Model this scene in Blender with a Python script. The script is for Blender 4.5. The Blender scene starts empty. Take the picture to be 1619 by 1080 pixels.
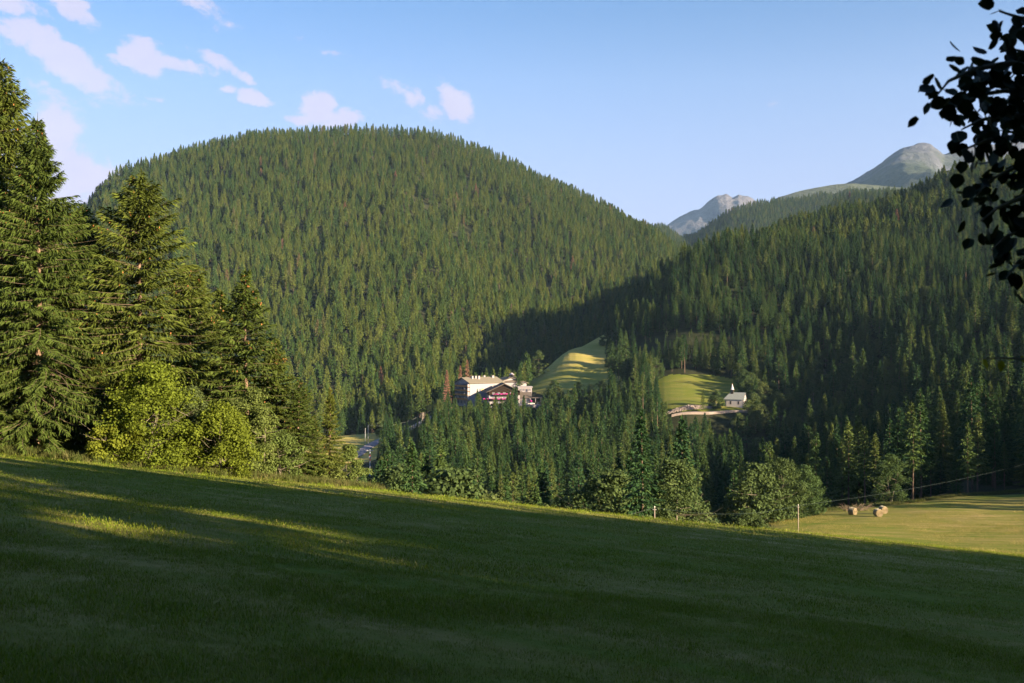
import bpy, math, random
import numpy as np
from mathutils import Vector, Matrix

S = bpy.context.scene
C = S.collection
R = math.radians
F0 = 1574.0; CX = 809.5; CY = 540.0          # focal length and centre of the photograph in its own pixels

# ------------------------------------------------------------------ camera
cam_d = bpy.data.cameras.new('camera'); cam = bpy.data.objects.new('camera', cam_d); C.objects.link(cam)
cam_d.lens = 35; cam_d.sensor_width = 36; cam_d.clip_start = 0.1; cam_d.clip_end = 40000
cam_d.dof.use_dof = True; cam_d.dof.focus_distance = 160; cam_d.dof.aperture_fstop = 5.0
cam.location = (0, 0, 0); cam.rotation_euler = (R(90), 0, 0)
S.camera = cam
S.render.engine = 'CYCLES'
S.cycles.use_denoising = True
S.cycles.max_bounces = 6; S.cycles.diffuse_bounces = 3; S.cycles.transmission_bounces = 4
S.cycles.volume_bounces = 0; S.cycles.transparent_max_bounces = 4

# ------------------------------------------------------------------ light
SUN_AZ = R(126.0)      # clockwise from the view direction: behind the camera, to its right
SUN_EL = R(16.5)
sun_dir = Vector((math.sin(SUN_AZ)*math.cos(SUN_EL), math.cos(SUN_AZ)*math.cos(SUN_EL), math.sin(SUN_EL)))
sd = bpy.data.lights.new('sun', 'SUN'); sun = bpy.data.objects.new('sun', sd); C.objects.link(sun)
sd.energy = 5.0; sd.angle = R(0.55); sd.color = (1.0, 0.79, 0.50)
sun.rotation_euler = sun_dir.to_track_quat('Z', 'Y').to_euler()
S.view_settings.view_transform = 'Standard'; S.view_settings.look = 'None'
S.view_settings.gamma = 1; S.view_settings.use_curve_mapping = False
S.view_settings.exposure = 2.25

W = bpy.data.worlds.new('World'); S.world = W; W.use_nodes = True
nt = W.node_tree; nt.nodes.clear()
def N(t, typ, **kw):
    n = t.nodes.new(typ)
    for k, v in kw.items(): setattr(n, k, v)
    return n
def setin(n, **kw):
    for k, v in kw.items(): n.inputs[k.replace('_', ' ')].default_value = v
def M(t, op, a, b=None, c=None):
    n = N(t, 'ShaderNodeMath', operation=op)
    for i, v in enumerate((a, b, c)):
        if v is None: continue
        if isinstance(v, (int, float)): n.inputs[i].default_value = v
        else: t.links.new(v, n.inputs[i])
    return n.outputs[0]
out = N(nt, 'ShaderNodeOutputWorld'); bg = N(nt, 'ShaderNodeBackground')
sky = N(nt, 'ShaderNodeTexSky', sky_type='NISHITA')
sky.sun_disc = False; sky.sun_elevation = SUN_EL; sky.sun_rotation = SUN_AZ
sky.altitude = 1300; sky.air_density = 1.0; sky.dust_density = 0.6; sky.ozone_density = 2.2
tc = N(nt, 'ShaderNodeTexCoord')
sep = N(nt, 'ShaderNodeSeparateXYZ'); nt.links.new(tc.outputs['Generated'], sep.inputs[0])
az = M(nt, 'ARCTAN2', sep.outputs[0], sep.outputs[1])
el = M(nt, 'ARCSINE', sep.outputs[2])
comb = N(nt, 'ShaderNodeCombineXYZ'); nt.links.new(az, comb.inputs[0]); nt.links.new(el, comb.inputs[1])
def tex(t, vec, scale, detail, rough=0.55, dist=0.0, sx=1, sy=1, off=0.0):
    mp = N(t, 'ShaderNodeMapping'); mp.inputs['Scale'].default_value = (sx, sy, 1); mp.inputs['Location'].default_value = (off, off, off)
    t.links.new(vec, mp.inputs['Vector'])
    n = N(t, 'ShaderNodeTexNoise'); setin(n, Scale=scale, Detail=detail, Roughness=rough, Distortion=dist)
    t.links.new(mp.outputs[0], n.inputs['Vector']); return n
wn = tex(nt, comb.outputs[0], 22, 4, 0.6); wx = M(nt, 'MULTIPLY', M(nt, 'SUBTRACT', wn.outputs[0], .5), 0.035)
wn2 = tex(nt, comb.outputs[0], 22, 4, 0.6, off=7.3); wy = M(nt, 'MULTIPLY', M(nt, 'SUBTRACT', wn2.outputs[0], .5), 0.026)
azw = M(nt, 'ADD', az, wx); elw = M(nt, 'ADD', el, wy)
# cloud: photo column, row, half length, half height (px), tilt (deg, clockwise down), weight
CL = [(105, 98, 105, 27, 30, 1.0), (65, 70, 45, 25, 25, .9), (228, 92, 36, 26, 35, .95), (275, 106, 62, 12, 3, .8), (205, 97, 40, 9, 8, .75),
      (352, 104, 52, 12, 28, .8), (332, 100, 25, 8, 30, .6), (400, 151, 30, 10, 8, .9), (356, 139, 13, 7, 0, .7), (242, 154, 18, 5, 3, .6),
      (85, 215, 50, 50, 40, 1.0), (120, 275, 88, 34, 10, 1.1), (40, 300, 110, 80, 0, 1.1), (505, 178, 30, 28, 20, 1.0), (550, 188, 26, 14, 10, .9),
      (480, 192, 30, 8, 0, .8), (718, 160, 38, 22, 48, 1.1), (640, 146, 46, 12, 28, .62), (690, 172, 40, 14, 10, .5), (470, 58, 12, 4, 0, .3),
      (122, 14, 40, 20, 25, .85), (25, 15, 50, 16, 10, .75), (45, 38, 20, 14, 60, .5), (320, 8, 55, 13, 20, .65), (330, 22, 20, 8, 60, .4), (5, 40, 20, 10, 0, .5),
      (90, 148, 60, 10, 15, .35), (515, 80, 30, 6, 15, .25), (1215, 165, 26, 5, 0, .12),
      (-300, 60, 160, 40, 10, .9), (-700, 140, 200, 50, -5, .9), (2300, 120, 90, 25, 10, .6)]
dens = None
for (u, v, a, b, ang, w) in CL:
    X = (u-CX)/F0; Z = (CY-v)/F0
    a0 = math.atan(X); e0 = math.atan(Z/math.sqrt(1+X*X)); k = 1/F0/math.sqrt(1+X*X)
    ca, sa = math.cos(R(ang)), math.sin(R(ang))
    dx = M(nt, 'SUBTRACT', azw, a0); dy = M(nt, 'SUBTRACT', elw, e0)
    p = M(nt, 'ADD', M(nt, 'MULTIPLY', dx, ca/(a*k)), M(nt, 'MULTIPLY', dy, -sa/(a*k)))
    q = M(nt, 'ADD', M(nt, 'MULTIPLY', dx, sa/(b*k)), M(nt, 'MULTIPLY', dy, ca/(b*k)))
    r2 = M(nt, 'ADD', M(nt, 'MULTIPLY', p, p), M(nt, 'MULTIPLY', q, q))
    m = M(nt, 'MULTIPLY', M(nt, 'SUBTRACT', 1.0, M(nt, 'MULTIPLY', r2, .62)), w)
    dens = m if dens is None else M(nt, 'MAXIMUM', dens, m)
cn = tex(nt, comb.outputs[0], 38, 12, 0.68, 0.35, sy=1.4)
d2 = M(nt, 'ADD', dens, M(nt, 'MULTIPLY', M(nt, 'SUBTRACT', cn.outputs[0], .5), 2.3))
mr = N(nt, 'ShaderNodeMapRange', interpolation_type='SMOOTHERSTEP'); nt.links.new(d2, mr.inputs[0])
mr.inputs[1].default_value = .12; mr.inputs[2].default_value = .78
cf = M(nt, 'MULTIPLY', mr.outputs[0], .80)
# bright sides and dim bellies of the clouds
cs = tex(nt, comb.outputs[0], 30, 6, 0.55, 0.2, off=3.1)
ccol = N(nt, 'ShaderNodeMixRGB'); nt.links.new(cs.outputs[0], ccol.inputs[0])
ccol.inputs[1].default_value = (3.0, 2.6, 3.4, 1); ccol.inputs[2].default_value = (3.8, 3.15, 3.7, 1)
# air near the horizon: pale lilac veil
hz = N(nt, 'ShaderNodeMapRange', interpolation_type='SMOOTHSTEP'); nt.links.new(el, hz.inputs[0])
hz.inputs[1].default_value = 0.37; hz.inputs[2].default_value = 0.06
skm = N(nt, 'ShaderNodeMixRGB', blend_type='MIX'); nt.links.new(M(nt, 'MULTIPLY', hz.outputs[0], .82), skm.inputs[0])
skt = N(nt, 'ShaderNodeMixRGB', blend_type='MULTIPLY'); skt.inputs[0].default_value = 1; skt.inputs[2].default_value = (.38, .62, .82, 1)
nt.links.new(sky.outputs[0], skt.inputs[1]); nt.links.new(skt.outputs[0], skm.inputs[1]); skm.inputs[2].default_value = (2.75, 2.72, 3.85, 1)
mx = N(nt, 'ShaderNodeMixRGB'); nt.links.new(cf, mx.inputs[0]); nt.links.new(skm.outputs[0], mx.inputs[1]); nt.links.new(ccol.outputs[0], mx.inputs[2])
nt.links.new(mx.outputs[0], bg.inputs[0]); bg.inputs[1].default_value = 0.05
nt.links.new(bg.outputs[0], out.inputs[0])

# ------------------------------------------------------------------ materials
def mat(name):
    m = bpy.data.materials.new(name); m.use_nodes = True; t = m.node_tree; t.nodes.clear()
    o = N(t, 'ShaderNodeOutputMaterial'); return m, t, o
def plain(name, col, rough=.8, noise=0.12, scale=1.5, metallic=0):
    m, t, o = mat(name); b = N(t, 'ShaderNodeBsdfPrincipled'); setin(b, Roughness=rough, Metallic=metallic); b.inputs['Specular IOR Level'].default_value = .5 if rough < .6 else .1
    tcn = N(t, 'ShaderNodeTexCoord'); n = tex(t, tcn.outputs['Object'], scale, 5, .65)
    mix = N(t, 'ShaderNodeMixRGB'); t.links.new(n.outputs[0], mix.inputs[0])
    mix.inputs[1].default_value = (*[c*(1-noise*2) for c in col], 1); mix.inputs[2].default_value = (*[min(1, c*(1+noise*2)) for c in col], 1)
    t.links.new(mix.outputs[0], b.inputs['Base Color']); t.links.new(b.outputs[0], o.inputs[0]); return m
def foliage(name, stops, transl=.25, patch=.35, pscale=.9, rough=.75):
    """leaf material: colour differs from plant to plant and from clump to clump"""
    m, t, o = mat(name)
    oi = N(t, 'ShaderNodeObjectInfo'); geo = N(t, 'ShaderNodeNewGeometry'); tcn = N(t, 'ShaderNodeTexCoord')
    cr = N(t, 'ShaderNodeValToRGB'); cr.color_ramp.interpolation = 'LINEAR'
    e = cr.color_ramp.elements
    e[0].position = stops[0][0]; e[0].color = (*stops[0][1], 1); e[1].position = stops[-1][0]; e[1].color = (*stops[-1][1], 1)
    for p, c in stops[1:-1]:
        x = e.new(p); x.color = (*c, 1)
    t.links.new(oi.outputs['Random'], cr.inputs[0])
    n = tex(t, tcn.outputs['Object'], pscale, 4, .7)
    v = M(t, 'MULTIPLY_ADD', n.outputs[0], patch*2, 1-patch)
    v = M(t, 'MULTIPLY', v, M(t, 'MULTIPLY_ADD', geo.outputs['Random Per Island'], .5, .75))
    hs = N(t, 'ShaderNodeHueSaturation'); t.links.new(v, hs.inputs['Value']); t.links.new(cr.outputs[0], hs.inputs['Color'])
    d = N(t, 'ShaderNodeBsdfPrincipled'); setin(d, Roughness=rough); d.inputs['Specular IOR Level'].default_value = .12
    tr = N(t, 'ShaderNodeBsdfTranslucent'); ms = N(t, 'ShaderNodeMixShader'); ms.inputs[0].default_value = transl
    t.links.new(hs.outputs[0], d.inputs['Base Color'])
    hs2 = N(t, 'ShaderNodeHueSaturation'); hs2.inputs['Value'].default_value = 1.3; hs2.inputs['Hue'].default_value = .485; hs2.inputs['Saturation'].default_value = 1.1
    t.links.new(hs.outputs[0], hs2.inputs['Color']); t.links.new(hs2.outputs[0], tr.inputs[0])
    t.links.new(d.outputs[0], ms.inputs[1]); t.links.new(tr.outputs[0], ms.inputs[2]); t.links.new(ms.outputs[0], o.inputs[0])
    return m
MT = {}
MT['needles'] = foliage('spruce_needles', [(0, (.050, .078, .016)), (.5, (.066, .092, .017)), (1, (.084, .104, .018))], .15, .35, .8)
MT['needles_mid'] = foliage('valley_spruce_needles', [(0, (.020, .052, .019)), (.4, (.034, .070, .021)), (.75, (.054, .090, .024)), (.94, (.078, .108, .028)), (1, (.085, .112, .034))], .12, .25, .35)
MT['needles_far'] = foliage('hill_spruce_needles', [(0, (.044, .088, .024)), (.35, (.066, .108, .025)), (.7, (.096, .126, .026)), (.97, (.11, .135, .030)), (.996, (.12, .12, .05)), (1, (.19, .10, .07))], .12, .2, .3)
MT['needles_dead'] = foliage('dead_needles', [(0, (.20, .105, .075)), (1, (.24, .125, .09))], .1, .3, .6)
MT['cone'] = plain('spruce_cone', (.30, .13, .05), .7)
MT['bark'] = plain('spruce_bark', (.17, .115, .085), .9, .3, 3)
MT['bark_dark'] = plain('forest_bark', (.12, .085, .065), .9, .25, 2)
MT['bark_grey'] = plain('broadleaf_bark', (.16, .14, .11), .9, .25, 3)
MT['deadwood'] = plain('bare_twig_wood', (.14, .105, .08), .9, .2, 4)
MT['leaf_gold'] = foliage('maple_leaves', [(0, (.085, .125, .014)), (1, (.13, .155, .018))], .35, .35, .6)
MT['leaf_pale'] = foliage('willow_leaves', [(0, (.080, .115, .030)), (1, (.105, .13, .034))], .25, .25, .6)
MT['leaf_mid'] = foliage('broadleaf_leaves', [(0, (.045, .078, .026)), (.5, (.064, .092, .030)), (1, (.088, .112, .038))], .25, .3, .3)
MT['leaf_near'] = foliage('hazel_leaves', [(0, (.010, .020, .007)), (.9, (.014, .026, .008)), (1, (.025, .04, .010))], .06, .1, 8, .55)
MT['leaf_yellow'] = foliage('yellow_leaf', [(0, (.16, .17, .02)), (1, (.2, .2, .02))], .5, .1, 8, .5)

def ground_mat(name, cols, streak=(0.02, 0.35), big=.03, bump=.4, rot=0.35, dry=.5):
    """meadow: green and dried-hay patches drawn out along the mowing lines"""
    m, t, o = mat(name); tcn = N(t, 'ShaderNodeTexCoord')
    mp = N(t, 'ShaderNodeMapping'); mp.inputs['Rotation'].default_value = (0, 0, rot); t.links.new(tcn.outputs['Object'], mp.inputs[0])
    a = tex(t, mp.outputs[0], 1, 6, .65, .3, sx=streak[0], sy=streak[1])
    b = tex(t, mp.outputs[0], big, 5, .6, .6)
    c = tex(t, tcn.outputs['Object'], 3.5, 8, .75)
    m1 = M(t, 'ADD', M(t, 'MULTIPLY', a.outputs[0], .62), M(t, 'MULTIPLY', b.outputs[0], .58))
    m1 = M(t, 'ADD', m1, M(t, 'MULTIPLY', c.outputs[0], .32))
    cr = N(t, 'ShaderNodeValToRGB'); e = cr.color_ramp.elements
    e[0].position = cols[0][0]; e[0].color = (*cols[0][1], 1); e[1].position = cols[-1][0]; e[1].color = (*cols[-1][1], 1)
    for p, col in cols[1:-1]:
        x = e.new(p); x.color = (*col, 1)
    t.links.new(m1, cr.inputs[0])
    bs = N(t, 'ShaderNodeBsdfPrincipled'); setin(bs, Roughness=.95); bs.inputs['Specular IOR Level'].default_value = .1
    t.links.new(cr.outputs[0], bs.inputs['Base Color'])
    bp = N(t, 'ShaderNodeBump'); bp.inputs['Strength'].default_value = bump; bp.inputs['Distance'].default_value = .25
    f = tex(t, tcn.outputs['Object'], 6, 8, .8); t.links.new(f.outputs[0], bp.inputs['Height']); t.links.new(bp.outputs[0], bs.inputs['Normal'])
    t.links.new(bs.outputs[0], o.inputs[0]); return m
MT['meadow'] = ground_mat('meadow_grass', [(.50, (.080, .135, .010)), (.66, (.12, .155, .018)), (.80, (.21, .185, .05)), (.95, (.36, .27, .12))], (.045, .5), .035, .5)
MT['pasture'] = ground_mat('pasture_grass', [(.45, (.16, .175, .028)), (.68, (.25, .235, .055)), (.92, (.40, .31, .11))], (.03, .07), .012, .3)
MT['church_meadow'] = ground_mat('valley_grass', [(.50, (.075, .115, .014)), (.75, (.12, .14, .022)), (.95, (.20, .18, .05))], (.05, .08), .02, .3)
MT['floor'] = ground_mat('forest_floor', [(.50, (.014, .020, .008)), (.75, (.028, .032, .014)), (.95, (.045, .042, .024))], (.05, .05), .02, .5)
MT['asphalt'] = plain('road_asphalt', (.22, .20, .23), .8, .06, .5)
MT['stone'] = plain('pale_rubble', (.28, .23, .21), .9, .3, .8)
MT['stone_grey'] = plain('grey_rubble', (.24, .23, .25), .9, .3, .8)

# ------------------------------------------------------------------ mesh tools
def mesh_np(name, V, F, mats=(), midx=None, smooth=False):
    """F: (n,3) or (n,4) integer array, or a list of such"""
    Fs = [np.asarray(f) for f in (F if isinstance(F, list) else [F]) if len(f)]
    me = bpy.data.meshes.new(name); V = np.asarray(V, dtype=np.float32)
    me.vertices.add(len(V)); me.vertices.foreach_set('co', V.ravel())
    loops = np.concatenate([f.ravel() for f in Fs]).astype(np.int32)
    tot = np.concatenate([np.full(len(f), f.shape[1], np.int32) for f in Fs])
    st = np.concatenate([[0], np.cumsum(tot)[:-1]]).astype(np.int32)
    me.loops.add(len(loops)); me.loops.foreach_set('vertex_index', loops)
    me.polygons.add(len(tot)); me.polygons.foreach_set('loop_start', st); me.polygons.foreach_set('loop_total', tot)
    for m in mats: me.materials.append(m)
    if midx is not None: me.polygons.foreach_set('material_index', np.asarray(midx, np.int32))
    if smooth: me.polygons.foreach_set('use_smooth', np.ones(len(tot), bool))
    me.update(calc_edges=True); me.validate(); return me
def tag(o, label=None, cat=None, group=None, kind=None):
    if label: o['label'] = label
    if cat: o['category'] = cat
    if group: o['group'] = group
    if kind: o['kind'] = kind
    return o
def link(name, me, parent=None, loc=(0, 0, 0), rot=(0, 0, 0), sc=None):
    o = bpy.data.objects.new(name, me); C.objects.link(o); o.location = loc; o.rotation_euler = rot
    if sc is not None: o.scale = sc if hasattr(sc, '__len__') else (sc, sc, sc)
    if parent: o.parent = parent
    return o
def empty(name, loc=(0, 0, 0), rz=0, sc=1):
    o = link(name, None, None, loc, (0, 0, rz), sc); o.empty_display_size = .5; return o

class MB:
    """collects boxes, prisms and tubes into one mesh"""
    def __init__(s): s.V = []; s.F = []; s.n = 0
    def add(s, V, F):
        s.V += [tuple(v) for v in V]; s.F += [tuple(i+s.n for i in f) for f in F]; s.n += len(V); return s
    def box(s, x0, x1, y0, y1, z0, z1):
        return s.add([(x, y, z) for z in (z0, z1) for x, y in ((x0, y0), (x1, y0), (x1, y1), (x0, y1))],
                     [(3, 2, 1, 0), (4, 5, 6, 7), (0, 1, 5, 4), (1, 2, 6, 5), (2, 3, 7, 6), (3, 0, 4, 7)])
    def prism(s, poly, axis, a, b):
        n = len(poly)
        mk = {'y': lambda p, t: (p[0], t, p[1]), 'x': lambda p, t: (t, p[0], p[1]), 'z': lambda p, t: (p[0], p[1], t)}[axis]
        return s.add([mk(p, a) for p in poly]+[mk(p, b) for p in poly],
                     [tuple(range(n)), tuple(range(2*n-1, n-1, -1))]+[(i, i+n, (i+1) % n+n, (i+1) % n) for i in range(n)])
    def tube(s, pts, rad, k=6):
        pts = [Vector(p) for p in pts]; V = []; rs = rad if hasattr(rad, '__len__') else [rad]*len(pts)
        for i, p in enumerate(pts):
            d = (pts[min(i+1, len(pts)-1)]-pts[max(i-1, 0)]).normalized()
            a = d.orthogonal().normalized(); b = d.cross(a)
            for j in range(k): V.append(p+(a*math.cos(j*2*math.pi/k)+b*math.sin(j*2*math.pi/k))*rs[i])
        F = [(i*k+j, i*k+(j+1) % k, (i+1)*k+(j+1) % k, (i+1)*k+j) for i in range(len(pts)-1) for j in range(k)]
        F += [tuple(range(k-1, -1, -1)), tuple((len(pts)-1)*k+j for j in range(k))]
        return s.add(V, F)
    def mesh(s, name, m, smooth=False):
        me = bpy.data.meshes.new(name); me.from_pydata(s.V, [], s.F)
        if m: me.materials.append(m)
        if smooth:
            for p in me.polygons: p.use_smooth = True
        return me
    def build(s, name, m, parent=None, loc=(0, 0, 0), rot=(0, 0, 0), smooth=False):
        return link(name, s.mesh(name, m, smooth), parent, loc, rot)

# value noise for terrain
_rng = np.random.default_rng(5); _NT = _rng.random((256, 256))
def vnoise(x, y):
    x = np.asarray(x, float); y = np.asarray(y, float)
    xi = np.floor(x).astype(int); yi = np.floor(y).astype(int); fx = x-xi; fy = y-yi
    fx = fx*fx*(3-2*fx); fy = fy*fy*(3-2*fy); g = lambda a, b: _NT[a & 255, b & 255]
    return (g(xi, yi)*(1-fx)+g(xi+1, yi)*fx)*(1-fy)+(g(xi, yi+1)*(1-fx)+g(xi+1, yi+1)*fx)*fy-.5
def fbm(x, y, o=4):
    s = 0; a = 1
    for i in range(o): s = s+a*vnoise(x*2**i+i*17.3, y*2**i+i*9.1); a *= .5
    return s

# ------------------------------------------------------------------ the lie of the land
def plane(x, y): return -1.7-.1444*y-.1058*x
COL = {
 -1500: (80, [(120, -2), (170, -8), (300, -30), (600, -50), (750, -50), (1300, 150), (1900, 300), (2300, 200)]),
 0: (84, [(140, -28), (200, -45), (300, -55), (450, -62), (600, -65), (720, -66), (820, -45), (1250, 118), (1600, 200), (1900, 228), (2200, 160)]),
 130: (86, [(145, -32), (200, -46), (300, -58), (450, -64), (600, -65), (720, -66), (820, -47), (1250, 115), (1600, 200), (1880, 240), (2200, 160)]),
 165: (86, [(145, -32), (200, -46), (300, -58), (450, -64), (600, -65), (720, -66), (810, -50), (1250, 120), (1550, 220), (1780, 290), (2150, 180)]),
 200: (87, [(145, -33), (200, -47), (300, -60), (450, -65), (600, -65), (720, -67), (800, -55), (1250, 122), (1550, 228), (1780, 308), (2150, 200)]),
 300: (88, [(150, -35), (200, -48), (300, -62), (450, -66), (600, -65), (720, -67), (800, -55), (1250, 125), (1600, 262), (1800, 345), (2150, 250)]),
 400: (90, [(150, -38), (200, -50), (300, -63), (450, -67), (600, -65), (720, -67), (800, -52), (1250, 122), (1600, 268), (1830, 373), (2180, 280)]),
 500: (91, [(140, -30), (180, -46), (280, -64), (420, -67), (560, -63), (640, -61), (665, -67), (720, -67), (800, -50), (1250, 120), (1600, 268), (1860, 389), (2200, 300)]),
 570: (92, [(135, -27), (175, -45), (260, -66), (400, -69), (520, -65), (560, -62.5), (640, -58.5), (662, -66), (720, -68), (800, -50), (1250, 118), (1600, 265), (1880, 397), (2200, 300)]),
 640: (92, [(135, -28), (175, -46), (260, -64), (400, -66), (520, -60), (600, -56), (680, -55), (720, -60), (800, -52), (1250, 112), (1600, 260), (1900, 398), (2250, 300)]),
 700: (93, [(135, -29), (175, -47), (260, -62), (400, -61), (520, -58), (600, -54), (680, -46), (740, -45), (780, -52), (850, -42), (1250, 105), (1600, 245), (1900, 388), (2250, 300)]),
 750: (94, [(135, -30), (175, -48), (260, -63), (330, -64), (450, -62), (560, -58), (630, -54), (665, -45), (740, -44), (790, -50), (850, -46), (1250, 96), (1600, 232), (1920, 372), (2250, 290)]),
 800: (95, [(135, -31), (175, -48), (260, -64), (330, -66), (450, -63), (560, -59), (630, -55), (662, -44.5), (740, -42), (800, -46), (860, -48), (1250, 85), (1600, 215), (1950, 353), (2300, 260)]),
 850: (95, [(135, -31), (175, -48), (260, -64), (330, -66), (450, -63), (560, -58), (630, -53), (660, -44), (700, -40), (780, -26), (830, -32), (900, -42), (1250, 78), (1600, 202), (2000, 332), (2350, 240)]),
 900: (96, [(135, -31), (175, -48), (260, -63), (330, -66), (450, -62), (560, -57), (640, -48), (670, -42), (700, -36), (800, -4), (860, -14), (960, -28), (1250, 66), (1600, 185), (2050, 311), (2400, 220)]),
 955: (97, [(140, -32), (180, -48), (260, -63), (330, -66), (450, -62), (560, -55), (650, -42), (700, -33), (840, 7), (900, 2), (980, -15), (1250, 48), (1600, 160), (2100, 282), (2500, 200)]),
 1000: (98, [(140, -31), (180, -46), (260, -62), (330, -66), (450, -62), (530, -54), (600, -42), (700, -24), (840, 18), (900, 29), (1000, 12), (1250, 40), (1600, 150), (2150, 253), (2500, 180)]),
 1040: (98, [(140, -31), (180, -44), (260, -62), (330, -66), (450, -63), (520, -55), (560, -38), (640, -26), (700, -14), (840, 40), (905, 50), (1000, 32), (1250, 40), (1600, 140), (2200, 228), (2500, 160)]),
 1080: (99, [(140, -30.5), (180, -42), (260, -62), (330, -66), (450, -64), (510, -57), (548, -37), (590, -32), (640, -24.5), (700, -5), (850, 56), (915, 66), (1020, 50), (1200, 50), (1400, 70), (2250, 203), (2500, 150)]),
 1140: (100, [(140, -30), (180, -39), (215, -50), (260, -62), (330, -67), (450, -65), (510, -58), (546, -37), (590, -33), (645, -24), (700, -3), (870, 74), (930, 80), (1040, 66), (1200, 70), (1400, 85), (2280, 180)]),
 1180: (100, [(150, -30.5), (185, -35.5), (215, -45), (260, -60), (330, -66), (450, -65), (508, -58), (545, -37), (590, -33), (645, -23), (700, 0), (880, 80), (940, 85), (1050, 78), (1200, 90), (1400, 100), (2300, 160)]),
 1220: (100, [(150, -29.5), (190, -33.7), (215, -40), (260, -57), (330, -66), (450, -64), (505, -58), (550, -40), (600, -32), (650, -18), (880, 77), (940, 84), (1050, 97), (1200, 112), (1400, 110), (2300, 150)]),
 1300: (104, [(130, -26.2), (160, -30.2), (190, -33.4), (215, -36), (250, -50), (330, -62), (450, -58), (560, -40), (640, -18), (850, 69), (900, 75), (1000, 92), (1200, 134), (1300, 132), (1500, 100), (2300, 150)]),
 1400: (106, [(130, -26.8), (160, -30.3), (190, -32.8), (215, -35), (245, -42), (330, -56), (450, -50), (560, -26), (640, 0), (800, 64), (860, 70), (950, 96), (1150, 156), (1250, 160), (1500, 110), (2300, 150)]),
 1500: (108, [(130, -27.2), (160, -30.5), (195, -32.6), (225, -35), (260, -39), (330, -44), (450, -34), (560, -8), (640, 15), (750, 52), (800, 62), (900, 95), (1100, 178), (1200, 186), (1500, 130), (2300, 160)]),
 1619: (110, [(130, -27.2), (160, -30.2), (200, -32.8), (230, -35.2), (260, -37), (330, -40), (450, -24), (600, 16), (720, 52), (780, 65), (900, 120), (1100, 198), (1250, 205), (1500, 150), (2300, 170)]),
 2200: (100, [(130, -26), (160, -26), (200, -24), (300, -12), (450, 10), (600, 50), (720, 95), (950, 210), (1150, 265), (1400, 270), (2300, 200)]),
 3400: (70, [(100, -30), (130, -26), (170, -20), (200, -14), (300, 10), (600, 90), (900, 190), (1400, 300), (2300, 260)]),
}
DG = np.arange(60, 2705, 5.0); UG = np.arange(-1500, 3401, 10.0)
ks = sorted(COL); cols = []
for u in ks:
    dc, lst = COL[u]; xs = (u-CX)/F0
    dd = [60, 70, 80][: 1 if dc <= 70 else 3 if dc > 82 else 2]+[dc]; zz = [plane(xs*d, d) for d in dd]
    dd += [a for a, b in lst if a > dc+4]; zz += [b for a, b in lst if a > dc+4]
    cols.append(np.interp(DG, dd, zz))
cols = np.array(cols)
ZT = np.array([[0.0]*len(DG)]*len(UG))
for j in range(len(DG)): ZT[:, j] = np.interp(UG, ks, cols[:, j])
k3 = np.array([1, 2, 3, 2, 1.0]); k3 /= k3.sum()
for i in range(len(UG)):
    row = np.pad(ZT[i], 2, 'edge'); sm = np.convolve(row, k3, 'valid'); w = np.clip((DG-80)/40, 0, 1); ZT[i] = ZT[i]*(1-w)+sm*w
for j in range(len(DG)):
    row = np.pad(ZT[:, j], 2, 'edge'); ZT[:, j] = np.convolve(row, k3, 'valid')
UU, DD = np.meshgrid(UG, DG, indexing='ij'); XX = (UU-CX)/F0*DD
def sst(a, b, x):
    t = np.clip((x-a)/(b-a), 0, 1); return t*t*(3-2*t)
hillm = sst(820, 1150, DD)*np.where((UU > 780) & (UU < 1010), sst(880, 1150, DD), 1)
ZT = ZT+hillm*fbm((XX+DD*.35)/150, DD/420, 4)*34*(1-.75*sst(1600, 1900, DD)*(UU < 1250))+(1-hillm)*sst(240, 330, DD)*fbm(XX/60, DD/60, 3)*3.0*(1-((UU > 700) & (UU < 1200) & (DD > 530) & (DD < 860)))
def Zg(x, y):
    x = np.asarray(x, float); y = np.asarray(y, float)
    ys = np.maximum(y, 60); u = np.clip(CX+F0*x/ys, -1500, 3399.9); fu = (u+1500)/10; fd = np.clip((ys-60)/5, 0, len(DG)-1.001)
    i = fu.astype(int); j = fd.astype(int); a = fu-i; b = fd-j
    z = (ZT[i, j]*(1-a)+ZT[i+1, j]*a)*(1-b)+(ZT[i, j+1]*(1-a)+ZT[i+1, j+1]*a)*b
    w = sst(62, 95, y); return plane(x, y)*(1-w)+z*w
def proj(x, y, z): return CX+F0*x/y, CY-F0*z/y
def P(u, d, dz=0.0):
    x = (u-CX)/F0*d; return Vector((x, d, float(Zg(x, d))+dz))
def hit(u, row, d0, d1):
    """where the line of sight through this photo pixel meets the ground between d0 and d1"""
    d = np.arange(d0, d1, 1.0); x = (u-CX)/F0*d; z = Zg(x, d); r = CY-F0*z/d
    i = int(np.argmin(np.abs(r-row))); return P(u, float(d[i]))

def inpoly(px, py, poly):
    px = np.asarray(px); py = np.asarray(py); ins = np.zeros(px.shape, bool); n = len(poly)
    for i in range(n):
        x0, y0 = poly[i]; x1, y1 = poly[(i+1) % n]
        if y0 == y1: continue
        c = ((y0 > py) != (y1 > py)) & (px < (x1-x0)*(py-y0)/(y1-y0)+x0); ins ^= c
    return ins
PAST = [(815, 604), (832, 590), (870, 562), (910, 540), (950, 520), (956, 520), (966, 545), (957, 566), (972, 588), (992, 604), (1004, 625), (860, 625), (820, 612)]
CHM = [(1035, 602), (1060, 592), (1120, 592), (1165, 600), (1178, 625), (1190, 650), (1060, 650), (1020, 640)]
VF = [(490, 690), (540, 690), (600, 672), (612, 680), (602, 700), (585, 730), (560, 760), (500, 770)]

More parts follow.
